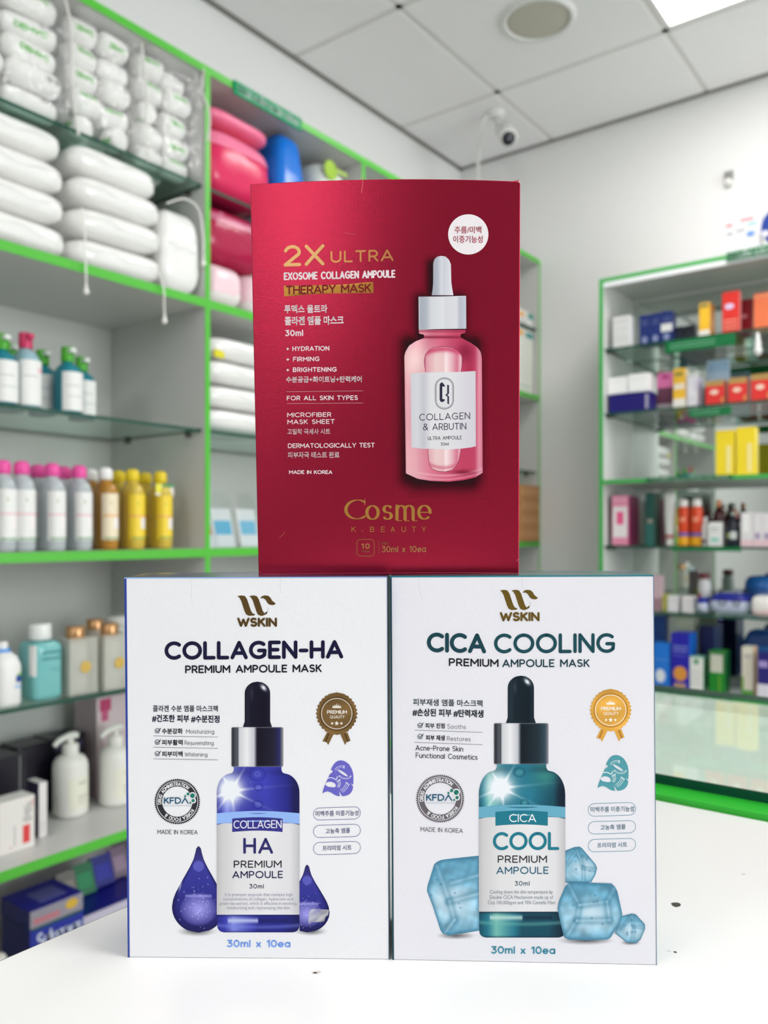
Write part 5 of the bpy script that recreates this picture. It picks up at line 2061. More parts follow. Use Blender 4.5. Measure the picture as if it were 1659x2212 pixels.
obj('tag_stripe', box_bm(.0226, .0232, -.012, .024, hb * .93, hb * .98), LBL_GREEN, tp)
obj('tag_corner', box_bm(.0226, .0232, -.030, -.014, hb * .84, hb * .98), paint((236, 230, 60), .4), tp)

G = 'micellar bottles on the glass shelf'
def micellar(px, s, label, cap, h=.152):
    x, y = on_left(px, s)
    key = 'mic' + cap
    if key in PROTO:
        return relabel_copy(PROTO[key], label, (x, y, ZG2))
    pink = cap == 'pink'
    t = bottle('micellar_bottle', label, (x, y, ZG2), 0, .037, h, .034, .0145, material('pale_micellar', (150, 186, 196), .08, spec=.7) if pink else TEAL_LIQ, paint((206, 44, 96), .3) if pink else GREEN_CAP,
               [(.04, .78, -66, 66, LBL_WHITE, 'paper_label'), (.5, .53, -50, 10, paint((206, 206, 210), .4), 'label_print')] + ([(.58, .66, 12, 40, LBL_PINK, 'label_ring')] if pink else [(.3, .33, -40, 40, paint((206, 212, 214), .4), 'label_print')]), G, 2.6, .72, .22, 'flat')
    bm = bmesh.new()
    add_box(bm, .005, .026, -.007, .007, h - .014, h - .004, .002)
    obj('cap_spout', bm, paint((206, 44, 96), .3) if pink else paint((226, 232, 226), .3), t)
    PROTO[key] = t
    return t


micellar(4, .05, 'green capped teal micellar bottle cut off by the photo edge', 'green')
micellar(22, .13, 'green cap of a teal bottle behind, left of the pink capped bottle', 'green')
micellar(55, .055, 'pink capped micellar bottle with large white label on the glass shelf', 'pink', .165)
micellar(92, .13, 'green capped teal bottle hidden behind the pink capped one', 'green')
micellar(146, .055, 'green capped teal micellar bottle standing in front with white label', 'green')
micellar(176, .125, 'green capped teal micellar bottle at the end, nearest the side panel', 'green')

# lower glass shelf
def on_glass3(px, s):
    x, y = on_left(px, s)
    return x, y, ZG3


t = bottle('lotion_bottle', 'white lotion bottle with blue collar and blue oval emblem at the photo edge', on_glass3(4, .06), 0, .042, .135, .016, .012, paint((240, 240, 238), .35), paint((240, 240, 238), .35), (), None, 3.2, .7, .22, 'flat')
obj('blue_collar', loft_bm([(.0165, .106), (.0172, .108), (.0172, .119), (.0165, .121)], n=20), paint((74, 150, 226), .35), t, True)
obj('oval_emblem', ring_label(.042, .052, .066, 8, 40, .042 * .7, 3.2, 10), paint((34, 70, 160), .35), t, True)
obj('emblem_leaf', ring_label(.042, .066, .071, 14, 44, .042 * .7, 3.2, 10), paint((130, 196, 70), .35), t, True)
obj('label_stripe', ring_label(.042, .040, .046, 4, 40, .042 * .7, 3.2, 10), paint((170, 200, 236), .35), t, True)
t = bottle('toner_bottle', 'aqua toner bottle with white cap and small white label', on_glass3(86, .07), 0, .0395, .165, .034, .0245, AQUA_LIQ, paint((234, 236, 234), .3),
           [(.42, .93, -82, -36, LBL_WHITE, 'paper_label'), (.78, .82, -8, 56, paint((70, 140, 144), .4), 'label_print'), (.68, .71, -10, 56, paint((60, 126, 130), .4), 'label_print'), (.5, .52, 0, 50, paint((100, 160, 162), .4), 'label_print')], None, 5.0, .9, .06, 'flat')
GOLDCAP = material('gold_cap', (196, 150, 104), .25, .6)
CARD_CLEAR = material('frosted_case', (206, 206, 196), .3, alpha=.62)


def boxed_lotion(px, s, label, src=None):
    x, y = on_left(px, s)
    if src:
        return relabel_copy(src, label, (x, y, ZG3))
    t = thing('boxed_lotion', label, 'bottle', (x, y, ZG3), 0, 'gold capped bottles in clear cases')
    obj('bottle_body', loft_bm([(.024, .004), (.026, .01), (.026, .105), (.02, .116), (.014, .122)], n=24), paint((222, 222, 214), .3), t, True)
    obj('gold_cap', loft_bm([(.020, .118), (.0212, .121), (.0212, .15), (.019, .153), (.001, .153)], n=24, cap1=False), GOLDCAP, t, True)
    obj('clear_case', box_bm(-.034, .034, -.036, .036, 0, .128, .001), CARD_CLEAR, t)
    bm = loft_bm([(.0135, 0), (.0135, .0012)], n=24)
    bmesh.ops.rotate(bm, verts=bm.verts, cent=(0, 0, 0), matrix=Matrix.Rotation(PI / 2, 3, 'Y'))
    bmesh.ops.translate(bm, verts=bm.verts, vec=(.0345, .004, .062))
    obj('gold_seal', bm, material('gold_seal', (214, 180, 92), .3, .5), t)
    return t


bl_ = boxed_lotion(163, .06, 'gold capped lotion in a clear case beside the aqua toner')
boxed_lotion(236, .05, 'gold capped lotion in a clear case touching the blue edged carton', bl_)
boxed_lotion(205, .16, 'gold capped lotion in a clear case standing behind the other two', bl_)
x, y = on_left(262, .19)
t = thing('white_tub', 'white lidded tub in the back behind the gold capped bottles', 'tub', (x, y, ZG3))
obj('tub_body', loft_bm([(.036, 0), (.04, .004), (.04, .125), (.038, .13)], n=24), paint((206, 206, 200), .4), t, True)
obj('lid', loft_bm([(.041, .13), (.042, .132), (.042, .15), (.038, .153)], n=24), paint((222, 222, 216), .4), t, True)

# ------------------------------------------------------------------ cartons: generic builder
def carton(name, label, loc, rz, w, d, h, body, panels=(), group=None, cat='box', side=None, top=None, tilt=0.0, lid=True):
    """carton with front on local -y; panels are (x0, x1, z0, z1, rgb, part name[, face]) in fractions of the face"""
    t = thing(name, label, cat, loc, rz, group)
    t.rotation_euler = (tilt, 0, rz)
    bm = box_bm(-w / 2, w / 2, -d / 2, d / 2, 0, h, min(.0012, w * .03), 2)
    bm.normal_update()
    mats = [paint(body, .35), paint(side or body, .35), paint(top or body, .35)]
    for f_ in bm.faces:
        n_ = f_.normal
        if abs(n_.x) > .7:
            f_.material_index = 1
        elif n_.z > .7:
            f_.material_index = 2
    obj('carton_body', bm, mats, t)
    if lid:
        obj('tuck_flap', box_bm(-w * .46, w * .46, -d / 2 - .0006, -d / 2 + .0004, h * .985, h + .0005), mats[2], t)
    for k, p in enumerate(panels):
        x0, x1, z0, z1, rgb, nm = p[:6]
        face = p[6] if len(p) > 6 else 'f'
        e = .0004 + .0003 * k
        if face == 'f':
            b = box_bm(-w / 2 + x0 * w, -w / 2 + x1 * w, -d / 2 - e, -d / 2, z0 * h, z1 * h)
        elif face == 'o':
            b = loft_bm([((x1 - x0) * w / 2, (z1 - z0) * h / 2, 0), ((x1 - x0) * w / 2, (z1 - z0) * h / 2, e * 1.6)], n=20)
            bmesh.ops.rotate(b, verts=b.verts, cent=(0, 0, 0), matrix=Matrix.Rotation(PI / 2, 3, 'X'))
            bmesh.ops.translate(b, verts=b.verts, vec=(-w / 2 + (x0 + x1) / 2 * w, -d / 2, (z0 + z1) / 2 * h))
        elif face == 'r':
            b = box_bm(w / 2, w / 2 + e, -d / 2 + x0 * d, -d / 2 + x1 * d, z0 * h, z1 * h)
        else:
            b = box_bm(-w / 2 + x0 * w, -w / 2 + x1 * w, -d / 2 + z0 * d, -d / 2 + z1 * d, h, h + e)
        obj(nm, b, paint(rgb, .4), t)
    return t


def carton_text(t, s, x0, x1, z, hgt, rgb, d, wgt=.003, name='lettering', y=None):
    f = Flat()
    f.text(s, x0, -z, x1, -z, hgt, wgt, rgb, 1, .22)
    yy = -d / 2 - .0016 if y is None else y
    f.build(name, lambda p, zz: np.column_stack([p[:, 0], np.full(len(p), yy), -p[:, 1]]), INK, t)


RL = PI / 2                                    # fronts of things in the left units face +x

# bottom board
def on_w3(px, s):
    x, y = on_left(px, s)
    return x, y, ZW3


t = carton('medicine_box', 'white medicine box with black script and red panels at the front of the bottom board', on_w3(24, .10), RL, .082, .05, .115, (238, 234, 230),
           [(.66, .86, .12, .46, (226, 70, 70), 'red_panel'), (.42, .44, .12, .5, (170, 170, 170), 'fold_print'), (.30, .34, .1, .12, (226, 90, 90), 'corner_mark'), (.93, .95, .8, .92, (226, 120, 130), 'corner_mark')], None, side=(230, 224, 220))
f = Flat()
for k in range(7):
    f.line(smooth_path2([(.012 + RNG.uniform(0, .012), -.1 + k * .006), (.022 + RNG.uniform(-.004, .006), -.098 + k * .006), (.03 + RNG.uniform(-.004, .004), -.101 + k * .006)]), .0016, (60, 56, 56))
f.build('script_lettering', lambda p, z: np.column_stack([p[:, 0], np.full(len(p), -.0256), -p[:, 1]]), INK, t)
carton('slim_box', 'slim upright white box in front of the black cartons', on_w3(80, .135), RL, .02, .05, .125, (236, 232, 232), [(.2, .8, .08, .3, (226, 222, 222), 'label_print')], None, side=(40, 34, 60))
BK = (22, 18, 34)
carton('black_carton', 'large black carton at the back of the bottom board by the photo edge', on_w3(-14, .26), RL, .12, .08, .17, BK, [(.85, .87, 0, 1, (150, 150, 150), 'pale_edge')], 'black cartons')
carton('black_carton', 'black carton at the back, left of the white pump bottle', on_w3(56, .30), RL, .09, .08, .175, BK, [(.05, .07, 0, 1, (150, 150, 156), 'pale_edge')], 'black cartons')
carton('black_carton', 'black carton at the back, directly behind the white pump bottle', on_w3(128, .30), RL, .10, .08, .178, BK, [(.1, .9, .82, .9, (60, 50, 84), 'dark_band')], 'black cartons')


def pump_bottle(label, px, s, src=None, rz=0.0):
    x, y, z = on_w3(px, s)
    if src:
        return relabel_copy(src, label, (x, y, z), rz)
    t = thing('pump_bottle', label, 'bottle', (x, y, z), rz, 'white pump bottles')
    M_ = paint((238, 236, 230), .3)
    obj('bottle_body', loft_bm([(.036, 0), (.041, .004), (.042, .012), (.042, .118), (.0405, .13), (.034, .141), (.024, .147), (.019, .149)], n=32), M_, t, True)
    obj('collar', loft_bm([(.018, .147), (.0195, .149), (.0195, .172), (.017, .175)], n=24), M_, t, True)
    bm = bmesh.new()
    add_tube(bm, [(0, 0, .172), (0, 0, .186)], .008, 12)
    add_tube(bm, smooth_path([(0, .018, .192), (0, .002, .1945), (0, -.02, .191), (0, -.036, .184), (0, -.043, .176)], 5), [.0085] * 8 + [.0075] * 6 + [.0062] * 7, 12)
    obj('pump_head', bm, M_, t, True)
    obj('paper_label', ring_label(.042, .022, .098, -38, 46, n=14), paint((238, 236, 220), .5), t, True)
    for k, (z0, a0, a1, hh) in enumerate(((.082, -6, 28, .004), (.05, -8, 32, .003), (.042, -8, 30, .002), (.034, -8, 20, .002))):
        obj('label_print', ring_label(.042, z0, z0 + hh, a0, a1, n=8, off=.0012), paint((186, 184, 170), .5), t, True)
    return t


pb = pump_bottle('white pump bottle with cream label in the middle of the bottom board', 152, .20)
t = pump_bottle('white pump bottle turned backwards beside the blue edged carton', 250, .185, pb)
obj('barcode', ring_label(.042, .028, .036, 24, 46, n=8, off=.0018), paint((90, 90, 90), .5), t, True)
carton('pink_carton', 'tall pale pink carton with dark pink petals behind the pump bottles', on_w3(236, .30), RL, .145, .1, .262, (226, 206, 212),
       [(.06, .3, .86, .99, (196, 70, 116), 'petal_print'), (.1, .24, .76, .86, (206, 96, 136), 'petal_print'), (.14, .3, .0, .12, (176, 60, 100), 'petal_print'), (.7, .8, .84, .94, (216, 130, 160), 'petal_print')], None, side=(206, 184, 192))

# low compartment under the bottom board
ZF = .0908
NAVY, NAVY2 = (26, 32, 140), (20, 24, 100)
x, y = on_left(92, .115)
t = carton('plaster_box', 'blue and green pain relief patch box with white lettering, lower of two stacked', (x, y, ZF), RL, .13, .12, .204, (20, 90, 80), [(0, 1, .66, 1, (30, 44, 150), 'blue_band'), (.0, 1, .6, .66, (40, 150, 90), 'green_wave')], 'pain relief patch boxes', side=(16, 22, 90))
carton_text(t, 'Salonpas', -.05, .06, .158, .034, (206, 214, 236), .12, .0055, 'brand_lettering')
t = carton('plaster_box', 'blue topped patch box with grey front and yellow badge, upper of two stacked', (x - .002, y, ZF + .2055), RL, .13, .124, .040, (150, 146, 158), [(.66, .9, .3, .86, (216, 176, 60), 'yellow_badge', 'o'), (.06, .55, .2, .5, (190, 120, 130), 'red_print'), (.3, .8, .2, .7, (96, 100, 170), 'top_print', 't')],
           'pain relief patch boxes', side=NAVY2, top=(28, 32, 150))
x, y = on_left(216, .15)
t = carton('plaster_box', 'navy patch box lying further back with white lid edge', (x, y, ZF), RL, .21, .16, .175, (28, 32, 140), [(.3, .36, .5, .7, (170, 170, 120), 'pale_badge'), (.5, .58, .45, .7, (30, 120, 80), 'green_badge')], 'pain relief patch boxes', side=NAVY2)
obj('lid_edge', box_bm(-.105, .105, -.083, -.08, .148, .178, .001), paint((196, 190, 210), .4), t)
for k, (px, w, c, lb) in enumerate(((150, .05, (120, 116, 110), 'grey upright leaflet box'), (186, .055, (24, 120, 76), 'green upright box'), (226, .06, (30, 36, 140), 'navy upright box'), (262, .05, (140, 120, 140), 'mauve upright box'))):
    x, y = on_left(px, .16 + .012 * k)
    carton('upright_box', lb + ' leaning on top of the navy patch box', (x, y, ZF + .177), RL, w, .012, .075, c, [(.15, .85, .2, .7, tuple(min(255, int(v * 1.25)) for v in c), 'label_print')], 'boxes standing on the navy patch box', tilt=-.35)
x, y = on_left(8, .02)
t = carton('white_carton', 'white carton at the lower photo edge, partly hidden by the counter', (x + .0, y - .01, ZF), RL, .085, .08, .165, (214, 210, 206), [(.1, .9, .3, .34, (150, 150, 150), 'label_print'), (.1, .9, .42, .46, (170, 170, 170), 'label_print'), (.1, .7, .54, .57, (170, 170, 170), 'label_print')])
obj('white_cap', loft_bm([(.014, .165), (.014, .195), (.01, .2)], n=16), paint((222, 220, 216), .4), t, True)

# ------------------------------------------------------------------ second unit: pink packs and more
def soft_pack(name, label, loc, rz, w, d, h, rgb, bands=(), group=None, seed=1, ex=5, flat=3.6, rough=.2, wrinkle=.035):
    """soft bag; w across the front (local x), d deep, h high; bands are (z0, z1, rgb, part name) round it"""
    t = thing(name, label, 'pack', loc, rz, group)
    m = material('soft_%d_%d_%d' % tuple(rgb), rgb, rough, bump=.35, bump_scale=14, spec=.5)
    bm = pillow_bm(w, d, h, ex, 26, 16, wrinkle, seed, flat)
    obj('pack_body', bm, m, t, True)
    for z0, z1, c, nm in bands:
        b = pillow_bm(w, d, h, ex, 26, 24, wrinkle, seed, flat)
        for v in list(b.verts):
            if not (z0 * h - h / 26 <= v.co.z <= z1 * h + h / 26):
                b.verts.remove(v)
        bmesh.ops.scale(b, vec=(1.008, 1.008, 1.0), verts=b.verts)
        obj(nm, b, material('soft_%d_%d_%d' % tuple(c), c, rough, bump=.35, bump_scale=14, spec=.5), t, True)
    return t


PG = 'pink packs in the second unit'
soft_pack('pink_pack', 'large pink soft pack with pale rim on the top glass shelf', (X_CAB - .15, 1.575, ZG1 + .001), RL, .255, .27, .19, (226, 40, 96), [(.62, .86, (248, 130, 166), 'pale_rim')], PG, 3, flat=4)
soft_pack('pink_pack', 'flat pink soft pack lying across the top of the large one', (X_CAB - .15, 1.575, ZG1 + .192), RL, .25, .26, .05, (246, 120, 158), (), PG, 9, flat=3)
t = soft_pack('blue_pack', 'bright blue soft pack standing beside the pink packs on the top shelf', (X_CAB - .10, 1.775, ZG1 + .001), RL, .13, .17, .27, (14, 116, 218), [(.3, .55, (30, 170, 246), 'light_panel')], None, 14, 4, 9)
for o_ in t.children:
    for v in o_.data.vertices:
        q = max(0.0, v.co.z - .12) / .15
        v.co.x = v.co.x * (1 - .28 * q) + .012 * q
        v.co.y *= 1 - .3 * q
obj('folded_end', pillow_bm(.085, .10, .03, 3, 18, 8, .08, 5, 2.4), material('blue_pack_end', (196, 176, 196), .3, bump=.3, bump_scale=20), t, True).location = (.012, .02, .246)
t = soft_pack('white_pack', 'white soft pack with lime green roundel at the far end of the top shelf', (X_CAB - .13, 1.985, ZG1 + .001), RL, .16, .2, .26, (228, 230, 222), (), None, 21, 3.4, 4)
bm = loft_bm([(.03, 0), (.03, .002)], n=28)
bmesh.ops.rotate(bm, verts=bm.verts, cent=(0, 0, 0), matrix=Matrix.Rotation(PI / 2, 3, 'X'))
bmesh.ops.translate(bm, verts=bm.verts, vec=(-.03, -.101, .225))
ro = obj('lime_roundel', bm, paint((150, 190, 30), .35), t)
obj('lime_tail', box_bm(-.004, .05, -.103, -.101, .228, .24, .0008), paint((170, 200, 90), .35), t)
soft_pack('pink_pack', 'dark pink glossy pack on the board under the pink ones', (X_CAB - .16, 1.575, ZW1 + .125), RL, .26, .26, .16, (178, 26, 74), [(.6, .8, (206, 110, 140), 'pale_rim')], PG, 31)
soft_pack('white_pink_pack', 'pale pink and white soft pack beside the green post, under the dark pink pack', (X_CAB - .13, 1.515, ZW1 + .001), RL, .13, .24, .118, (246, 214, 222), [(.0, .3, (244, 240, 236), 'white_band')], 'pale packs under the pink packs', 33)
soft_pack('white_pink_pack', 'pale pink and white soft pack half hidden by the red carton', (X_CAB - .125, 1.66, ZW1 + .001), RL, .14, .24, .12, (246, 216, 224), [(.0, .3, (244, 240, 236), 'white_band')], 'pale packs under the pink packs', 37)
for k in range(4):
    r = flat_pack('folded_sheet_pack', 'folded white pad pack, %s of the stack behind the red carton' % LEV[k], (X_CAB - .14, 1.60 + .004 * k, ZG2 + .001 + k * .0655), 0, .25, .31, .064, 60 + k, COTTON2, 'folded white packs behind the red carton', seam=True)
    if k == 3:
        obj('yellow_mark', box_bm(.112, .118, -.135, -.10, .0, .02, .001), paint((226, 216, 20), .4), r)
x, y = on_left(470, .05)
for k, (yy, c, lb) in enumerate(((1.486, (206, 60, 90), 'clear stand with red and white card at the green post'), (1.56, (110, 190, 226), 'clear stand with sky blue card next to the red one'), (1.655, (130, 196, 228), 'clear stand with pale blue card touching the red carton'))):
    t = thing('card_stand', lb, 'card stand', (X_CAB - .07, yy, ZW2), RL, 'clear card stands')
    bm = bmesh.new()
    pr = [(-.04, 0.002), (.04, .002), (.032, .13), (.018, .152), (-.018, .152), (-.032, .13)]
    lo_ = [bm.verts.new((a, -.012 + b * .25, b)) for a, b in pr]
    hi_ = [bm.verts.new((a, -.009 + b * .25, b)) for a, b in pr]
    bm.faces.new(lo_)
    bm.faces.new(hi_[::-1])
    for i in range(6):
        bm.faces.new((lo_[i], hi_[i], hi_[(i + 1) % 6], lo_[(i + 1) % 6]))
    obj('clear_front', bm, PLASTIC_CLEAR, t)
    obj('card', box_bm(-.036, .036, -.001, .002, .0, .11), paint((232, 234, 236), .5), t).rotation_euler = (-.24, 0, 0)
    obj('colour_panel', box_bm(-.03, .03, -.0016, -.001, .035, .075), paint(c, .5), t).rotation_euler = (-.24, 0, 0)
    obj('base', box_bm(-.04, .04, -.012, .05, 0, .003), PLASTIC_CLEAR, t)

# ------------------------------------------------------------------ corner unit seen right of the red carton
yc = POSTS[4] - .11
OG = 'boxes in the corner unit'
carton('flat_box', 'orange and white flat box on the topmost pair in the corner unit', (X_CAB - .1, yc, ZG1 + .032), RL, .17, .16, .03, (240, 238, 230), [(0, .5, .0, .6, (240, 170, 60), 'orange_panel'), (.72, 1, .1, .9, (60, 160, 150), 'teal_panel')], OG, cat='box')
carton('flat_box', 'plain white flat box beneath the orange and teal one in the corner unit', (X_CAB - .1, yc, ZG1 + .001), RL, .17, .16, .03, (240, 240, 238), [(.1, .6, .3, .6, (206, 206, 206), 'label_print')], OG)
carton('flat_box', 'orange and teal flat box above the plain white one on the corner board', (X_CAB - .1, yc, ZW1 + .245), RL, .17, .16, .034, (240, 238, 232), [(0, .45, .1, .7, (240, 172, 50), 'orange_panel'), (.6, 1, .05, .7, (30, 150, 150), 'teal_panel')], OG)
carton('flat_box', 'tall white box carrying the flat box on the corner board', (X_CAB - .1, yc, ZW1 + .001), RL, .17, .16, .243, (236, 240, 230), [(.1, .9, .1, .14, (206, 220, 206), 'label_print')], OG)
for k in range(4):
    t = carton('brown_box', 'brown patterned box, %s of the stack in the corner unit' % LEV[k], (X_CAB - .075, yc + .01, ZW2 + .001 + k * .0605), RL, .172, .16, .0595, (196, 140, 86), [(0, 1, .0, .06, (150, 96, 50), 'dark_band')], 'brown boxes in the corner unit')
    f = Flat()
    for c_ in range(7):
        f.fill([star(-.075 + c_ * .025, -.03 - .004 * (c_ % 2), .009, 6, .5)], (226, 186, 140))
    f.build('star_pattern', lambda p, z: np.column_stack([p[:, 0], np.full(len(p), -.0806), -p[:, 1]]), INK, t)
# ------------------------------------------------------------------ medicine cabinet on the far wall
ZS = [CAM_H + v for v in (.966, .699, .452, .197, -.053, -.296, -.570)]     # top, glass, glass, green board, glass, glass, base
RX0 = on_far(1294, 0)[0]
RX1 = RX0 + 1.25
rc = thing('medicine_cabinet', 'green framed medicine cabinet with mirror back and glass shelves on the far wall', 'cabinet', ((RX0 + RX1) / 2, Y_CAB + .15, 0))
ox, oy = (RX0 + RX1) / 2, Y_CAB + .15
a0, a1, b0, b1 = RX0 - ox, RX1 - ox, Y_CAB - oy, Y_FAR - .003 - oy
GF = GREEN_EDGE_FAR
obj('mirror_back', box_bm(a0 + .016, a1 - .016, b1 - .006, b1, .5, ZS[0] - .03), MIRROR, rc)
for x in (a0, a1 - .016):
    obj('side_panel', box_bm(x, x + .016, b0 + .002, b1, 0, ZS[0] - LIFT), CAB_GREY, rc)
    obj('edge_strip', box_bm(x, x + .016, b0, b0 + .002, 0, ZS[0] - LIFT), GF, rc)
obj('top_panel', box_bm(a0 + .016, a1 - .016, b0 + .002, b1, ZS[0] - .016, ZS[0] - LIFT), CAB_GREY, rc)
obj('edge_strip', box_bm(a0 + .016, a1 - .016, b0, b0 + .002, ZS[0] - .015, ZS[0] - LIFT), GF, rc)
obj('white_fascia', box_bm(a0 + .016, a1 - .016, b0 + .001, b0 + .012, ZS[0] - .034, ZS[0] - .016), paint((244, 246, 248), .3), rc)
sh = obj('shelf', box_bm(a0 + .016, a1 - .016, b0 + .002, b1 - .006, ZS[3] - .016, ZS[3] - LIFT), CAB_GREY, rc)
obj('edge_strip', box_bm(a0 + .016, a1 - .016, b0, b0 + .002, ZS[3] - .016, ZS[3] - LIFT), GF, sh)
for z in (ZS[1] - LIFT, ZS[2] - LIFT, ZS[4] - LIFT, ZS[5] - LIFT):
    bm = box_bm(a0 + .018, a1 - .018, b0 + .012, b1 - .008, z - .008, z)
    bm.normal_update()
    for f_ in bm.faces:
        if abs(f_.normal.z) < .5:
            f_.material_index = 1
    g = obj('glass_shelf', bm, [GLASS, GLASS_EDGE], rc)
    obj('shelf_bracket', box_bm(a0 + .016, a0 + .05, b0 + .03, b0 + .05, z - .016, z - .008, .002), PIN, g)
bs = obj('base_cupboard', box_bm(a0, a1, b0 - .05, b1, 0, ZS[6] - LIFT, .001), CAB_GREY, rc)
obj('edge_strip', box_bm(a0, a1, b0 - .053, b0 - .05, ZS[6] - .02, ZS[6]), GF, bs)
obj('cupboard_door', box_bm(a0 + .02, a0 + .6, b0 - .066, b0 - .05, .1, ZS[6] - .04, .001), CAB_GREY, bs)
obj('cupboard_door', box_bm(a0 + .605, a1 - .02, b0 - .066, b0 - .05, .1, ZS[6] - .04, .001), CAB_GREY, bs)


def spot(px0, px1, s):
    """ground point and width of something whose front spans columns px0-px1, its front s behind the cabinet front"""
    xa, y = on_far(px0, s)
    xb, _ = on_far(px1, s)
    return (xa + xb) / 2, y, xb - xa


def rcarton(name, label, px0, px1, ytop, s, shelf, depth, body, panels=(), group=None, side=None, top=None, lift=0.0, cat='box'):
    x, y, w = spot(px0, px1, s)
    h = z_at((px0 + px1) / 2, ytop, x, y) - ZS[shelf] - lift
    return carton(name, label, (x, y + depth / 2, ZS[shelf] + lift), 0, w, depth, h, body, panels, group, cat, side, top)


# --- top glass shelf
rcarton('white_box', 'white medicine box at the green post end of the top glass shelf', 1324, 1361, 683, .03, 1, .05, (222, 222, 222), [(.1, .9, .82, .85, (196, 196, 198), 'label_print'), (.1, .9, .6, .62, (204, 204, 206), 'label_print'), (.1, .9, .3, .32, (204, 204, 206), 'label_print')])
NB = (28, 48, 116)
for k, (p0, p1, yt, lb) in enumerate(((1381, 1404, 681, 'navy box nearest the white box on the top glass shelf'), (1404.4, 1427, 677, 'navy box in the middle of three on the top glass shelf'), (1427.4, 1452, 672, 'navy box with a white sticker on the top glass shelf'))):
    t = rcarton('navy_box', lb, p0, p1, yt, .05, 1, .05, NB, [(.2, .8, .78, .8, (120, 130, 170), 'label_print'), (.2, .8, .68, .7, (120, 130, 170), 'label_print'), (.25, .75, .08, .3, (140, 150, 190), 'pale_crest', 'o')] + ([(.02, 1, .36, .6, (226, 226, 226), 'white_sticker')] if k == 2 else []), 'navy boxes')
rcarton('black_tin', 'low black tin between the navy and yellow boxes', 1456, 1477, 706, .08, 1, .04, (24, 28, 44), [(.1, .9, .4, .5, (50, 54, 74), 'label_print')], 'low black tins')
rcarton('black_tin', 'second low black tin, next to the yellow box', 1479, 1500, 703, .08, 1, .04, (26, 28, 40), [(.1, .9, .4, .5, (50, 54, 74), 'label_print')], 'low black tins')
rcarton('yellow_box', 'tall yellow box with white foot and orange side on the top glass shelf', 1510, 1533, 654, .04, 1, .07, (250, 196, 50), [(0, 1, 0, .2, (240, 236, 226), 'white_foot'), (.1, .9, .86, .97, (150, 140, 80), 'dark_print')], None, side=(240, 158, 40))
rcarton('red_box', 'tall bright red box with pale oval on the top glass shelf', 1560, 1597, 630, .04, 1, .03, (228, 52, 44), [(.15, .7, .58, .72, (226, 206, 240), 'pale_oval', 'o'), (.1, .9, .3, .33, (246, 170, 150), 'label_print'), (.1, .9, .2, .23, (246, 170, 150), 'label_print'), (.1, .9, .1, .13, (246, 170, 150), 'label_print')], None, side=(220, 130, 130))
rcarton('dark_red_box', 'dark red box tucked behind between the bright red and orange boxes', 1600, 1626, 647, .12, 1, .04, (150, 20, 34), [(.1, .5, .5, .6, (226, 150, 160), 'label_print')])
rcarton('orange_box', 'coral orange box at the photo edge on the top glass shelf', 1628, 1664, 633, .07, 1, .05, (248, 128, 84), [(0, 1, .9, .95, (250, 160, 120), 'pale_band')])

# --- second glass shelf
rcarton('navy_case', 'long navy box lying under two white boxes on the second glass shelf', 1316, 1407, 850, .03, 2, .06, (30, 22, 116), [(.86, .93, .1, .9, (170, 166, 190), 'worn_label')])
xk, yk, wk = spot(1311, 1352, .03)
zt = z_at(1360, 848, *on_far(1360, .03)) - ZS[2]
for p0, p1, yt, lb in ((1313, 1354, 815, 'white box on the navy box, nearest the green post'), (1357, 1402, 807, 'white box on the navy box, further from the green post')):
    rcarton('white_box', lb, p0, p1, yt, .035, 2, .05, (248, 248, 248), [(.1, .9, .7, .74, (226, 226, 228), 'label_print')], 'white boxes on the navy box', lift=zt + .0006)
rcarton('tissue_box', 'pink topped dark box behind, left of the yellow and white box', 1419, 1456, 806, .10, 2, .09, (112, 60, 84), [(0, 1, .62, 1, (236, 120, 180), 'pink_top'), (.3, .7, .86, .94, (190, 50, 120), 'slot_print'), (0, 1, .0, .2, (170, 160, 164), 'pale_foot')], None, top=(236, 120, 180))
rcarton('yellow_white_box', 'narrow yellow and white box on the second glass shelf', 1454, 1481, 796, .05, 2, .04, (250, 196, 60), [(0, 1, 0, .24, (244, 238, 230), 'white_foot'), (.05, .95, .48, .62, (244, 230, 210), 'pale_band'), (.15, .8, .82, .9, (150, 140, 80), 'dark_print')], None, side=(246, 224, 190))
rcarton('lilac_box', 'white box with lilac side on the second glass shelf', 1484, 1507, 812, .05, 2, .07, (236, 232, 240), [(.2, .8, .3, .33, (206, 204, 214), 'label_print'), (.2, .8, .2, .23, (206, 204, 214), 'label_print'), (.75, .85, .5, .9, (206, 196, 216), 'label_print')], None, side=(216, 206, 230))
for p0, p1, yt, lb in ((1524, 1564, 822, 'red and gold box first of three on the second glass shelf'), (1573, 1613, 816, 'red and gold box middle of three on the second glass shelf'), (1622, 1664, 808, 'red and gold box at the photo edge on the second glass shelf')):
    rcarton('red_gold_box', lb, p0, p1, yt, .04, 2, .07, (236, 56, 54), [(0, 1, .78, 1, (190, 150, 90), 'gold_band'), (.25, .7, .42, .62, (250, 220, 200), 'pale_oval', 'o'), (.84, 1, .05, .3, (236, 150, 90), 'gold_crest', 'o')], 'red and gold boxes', side=(220, 90, 60), top=(206, 170, 110))
x, y, w = spot(1527, 1577, .17)
t = thing('hanging_leaflet', 'pale blue leaflet leaning at the back above the red and gold boxes', 'leaflet', (x, y, ZS[2]))
obj('sheet', box_bm(-w / 2, w / 2, -.001, .001, 0, .185), paint((186, 206, 232), .5), t)
obj('printed_panel', box_bm(-w / 2 + .006, w / 2 - .006, -.0016, -.001, .14, .175), paint((160, 190, 226), .5), t)
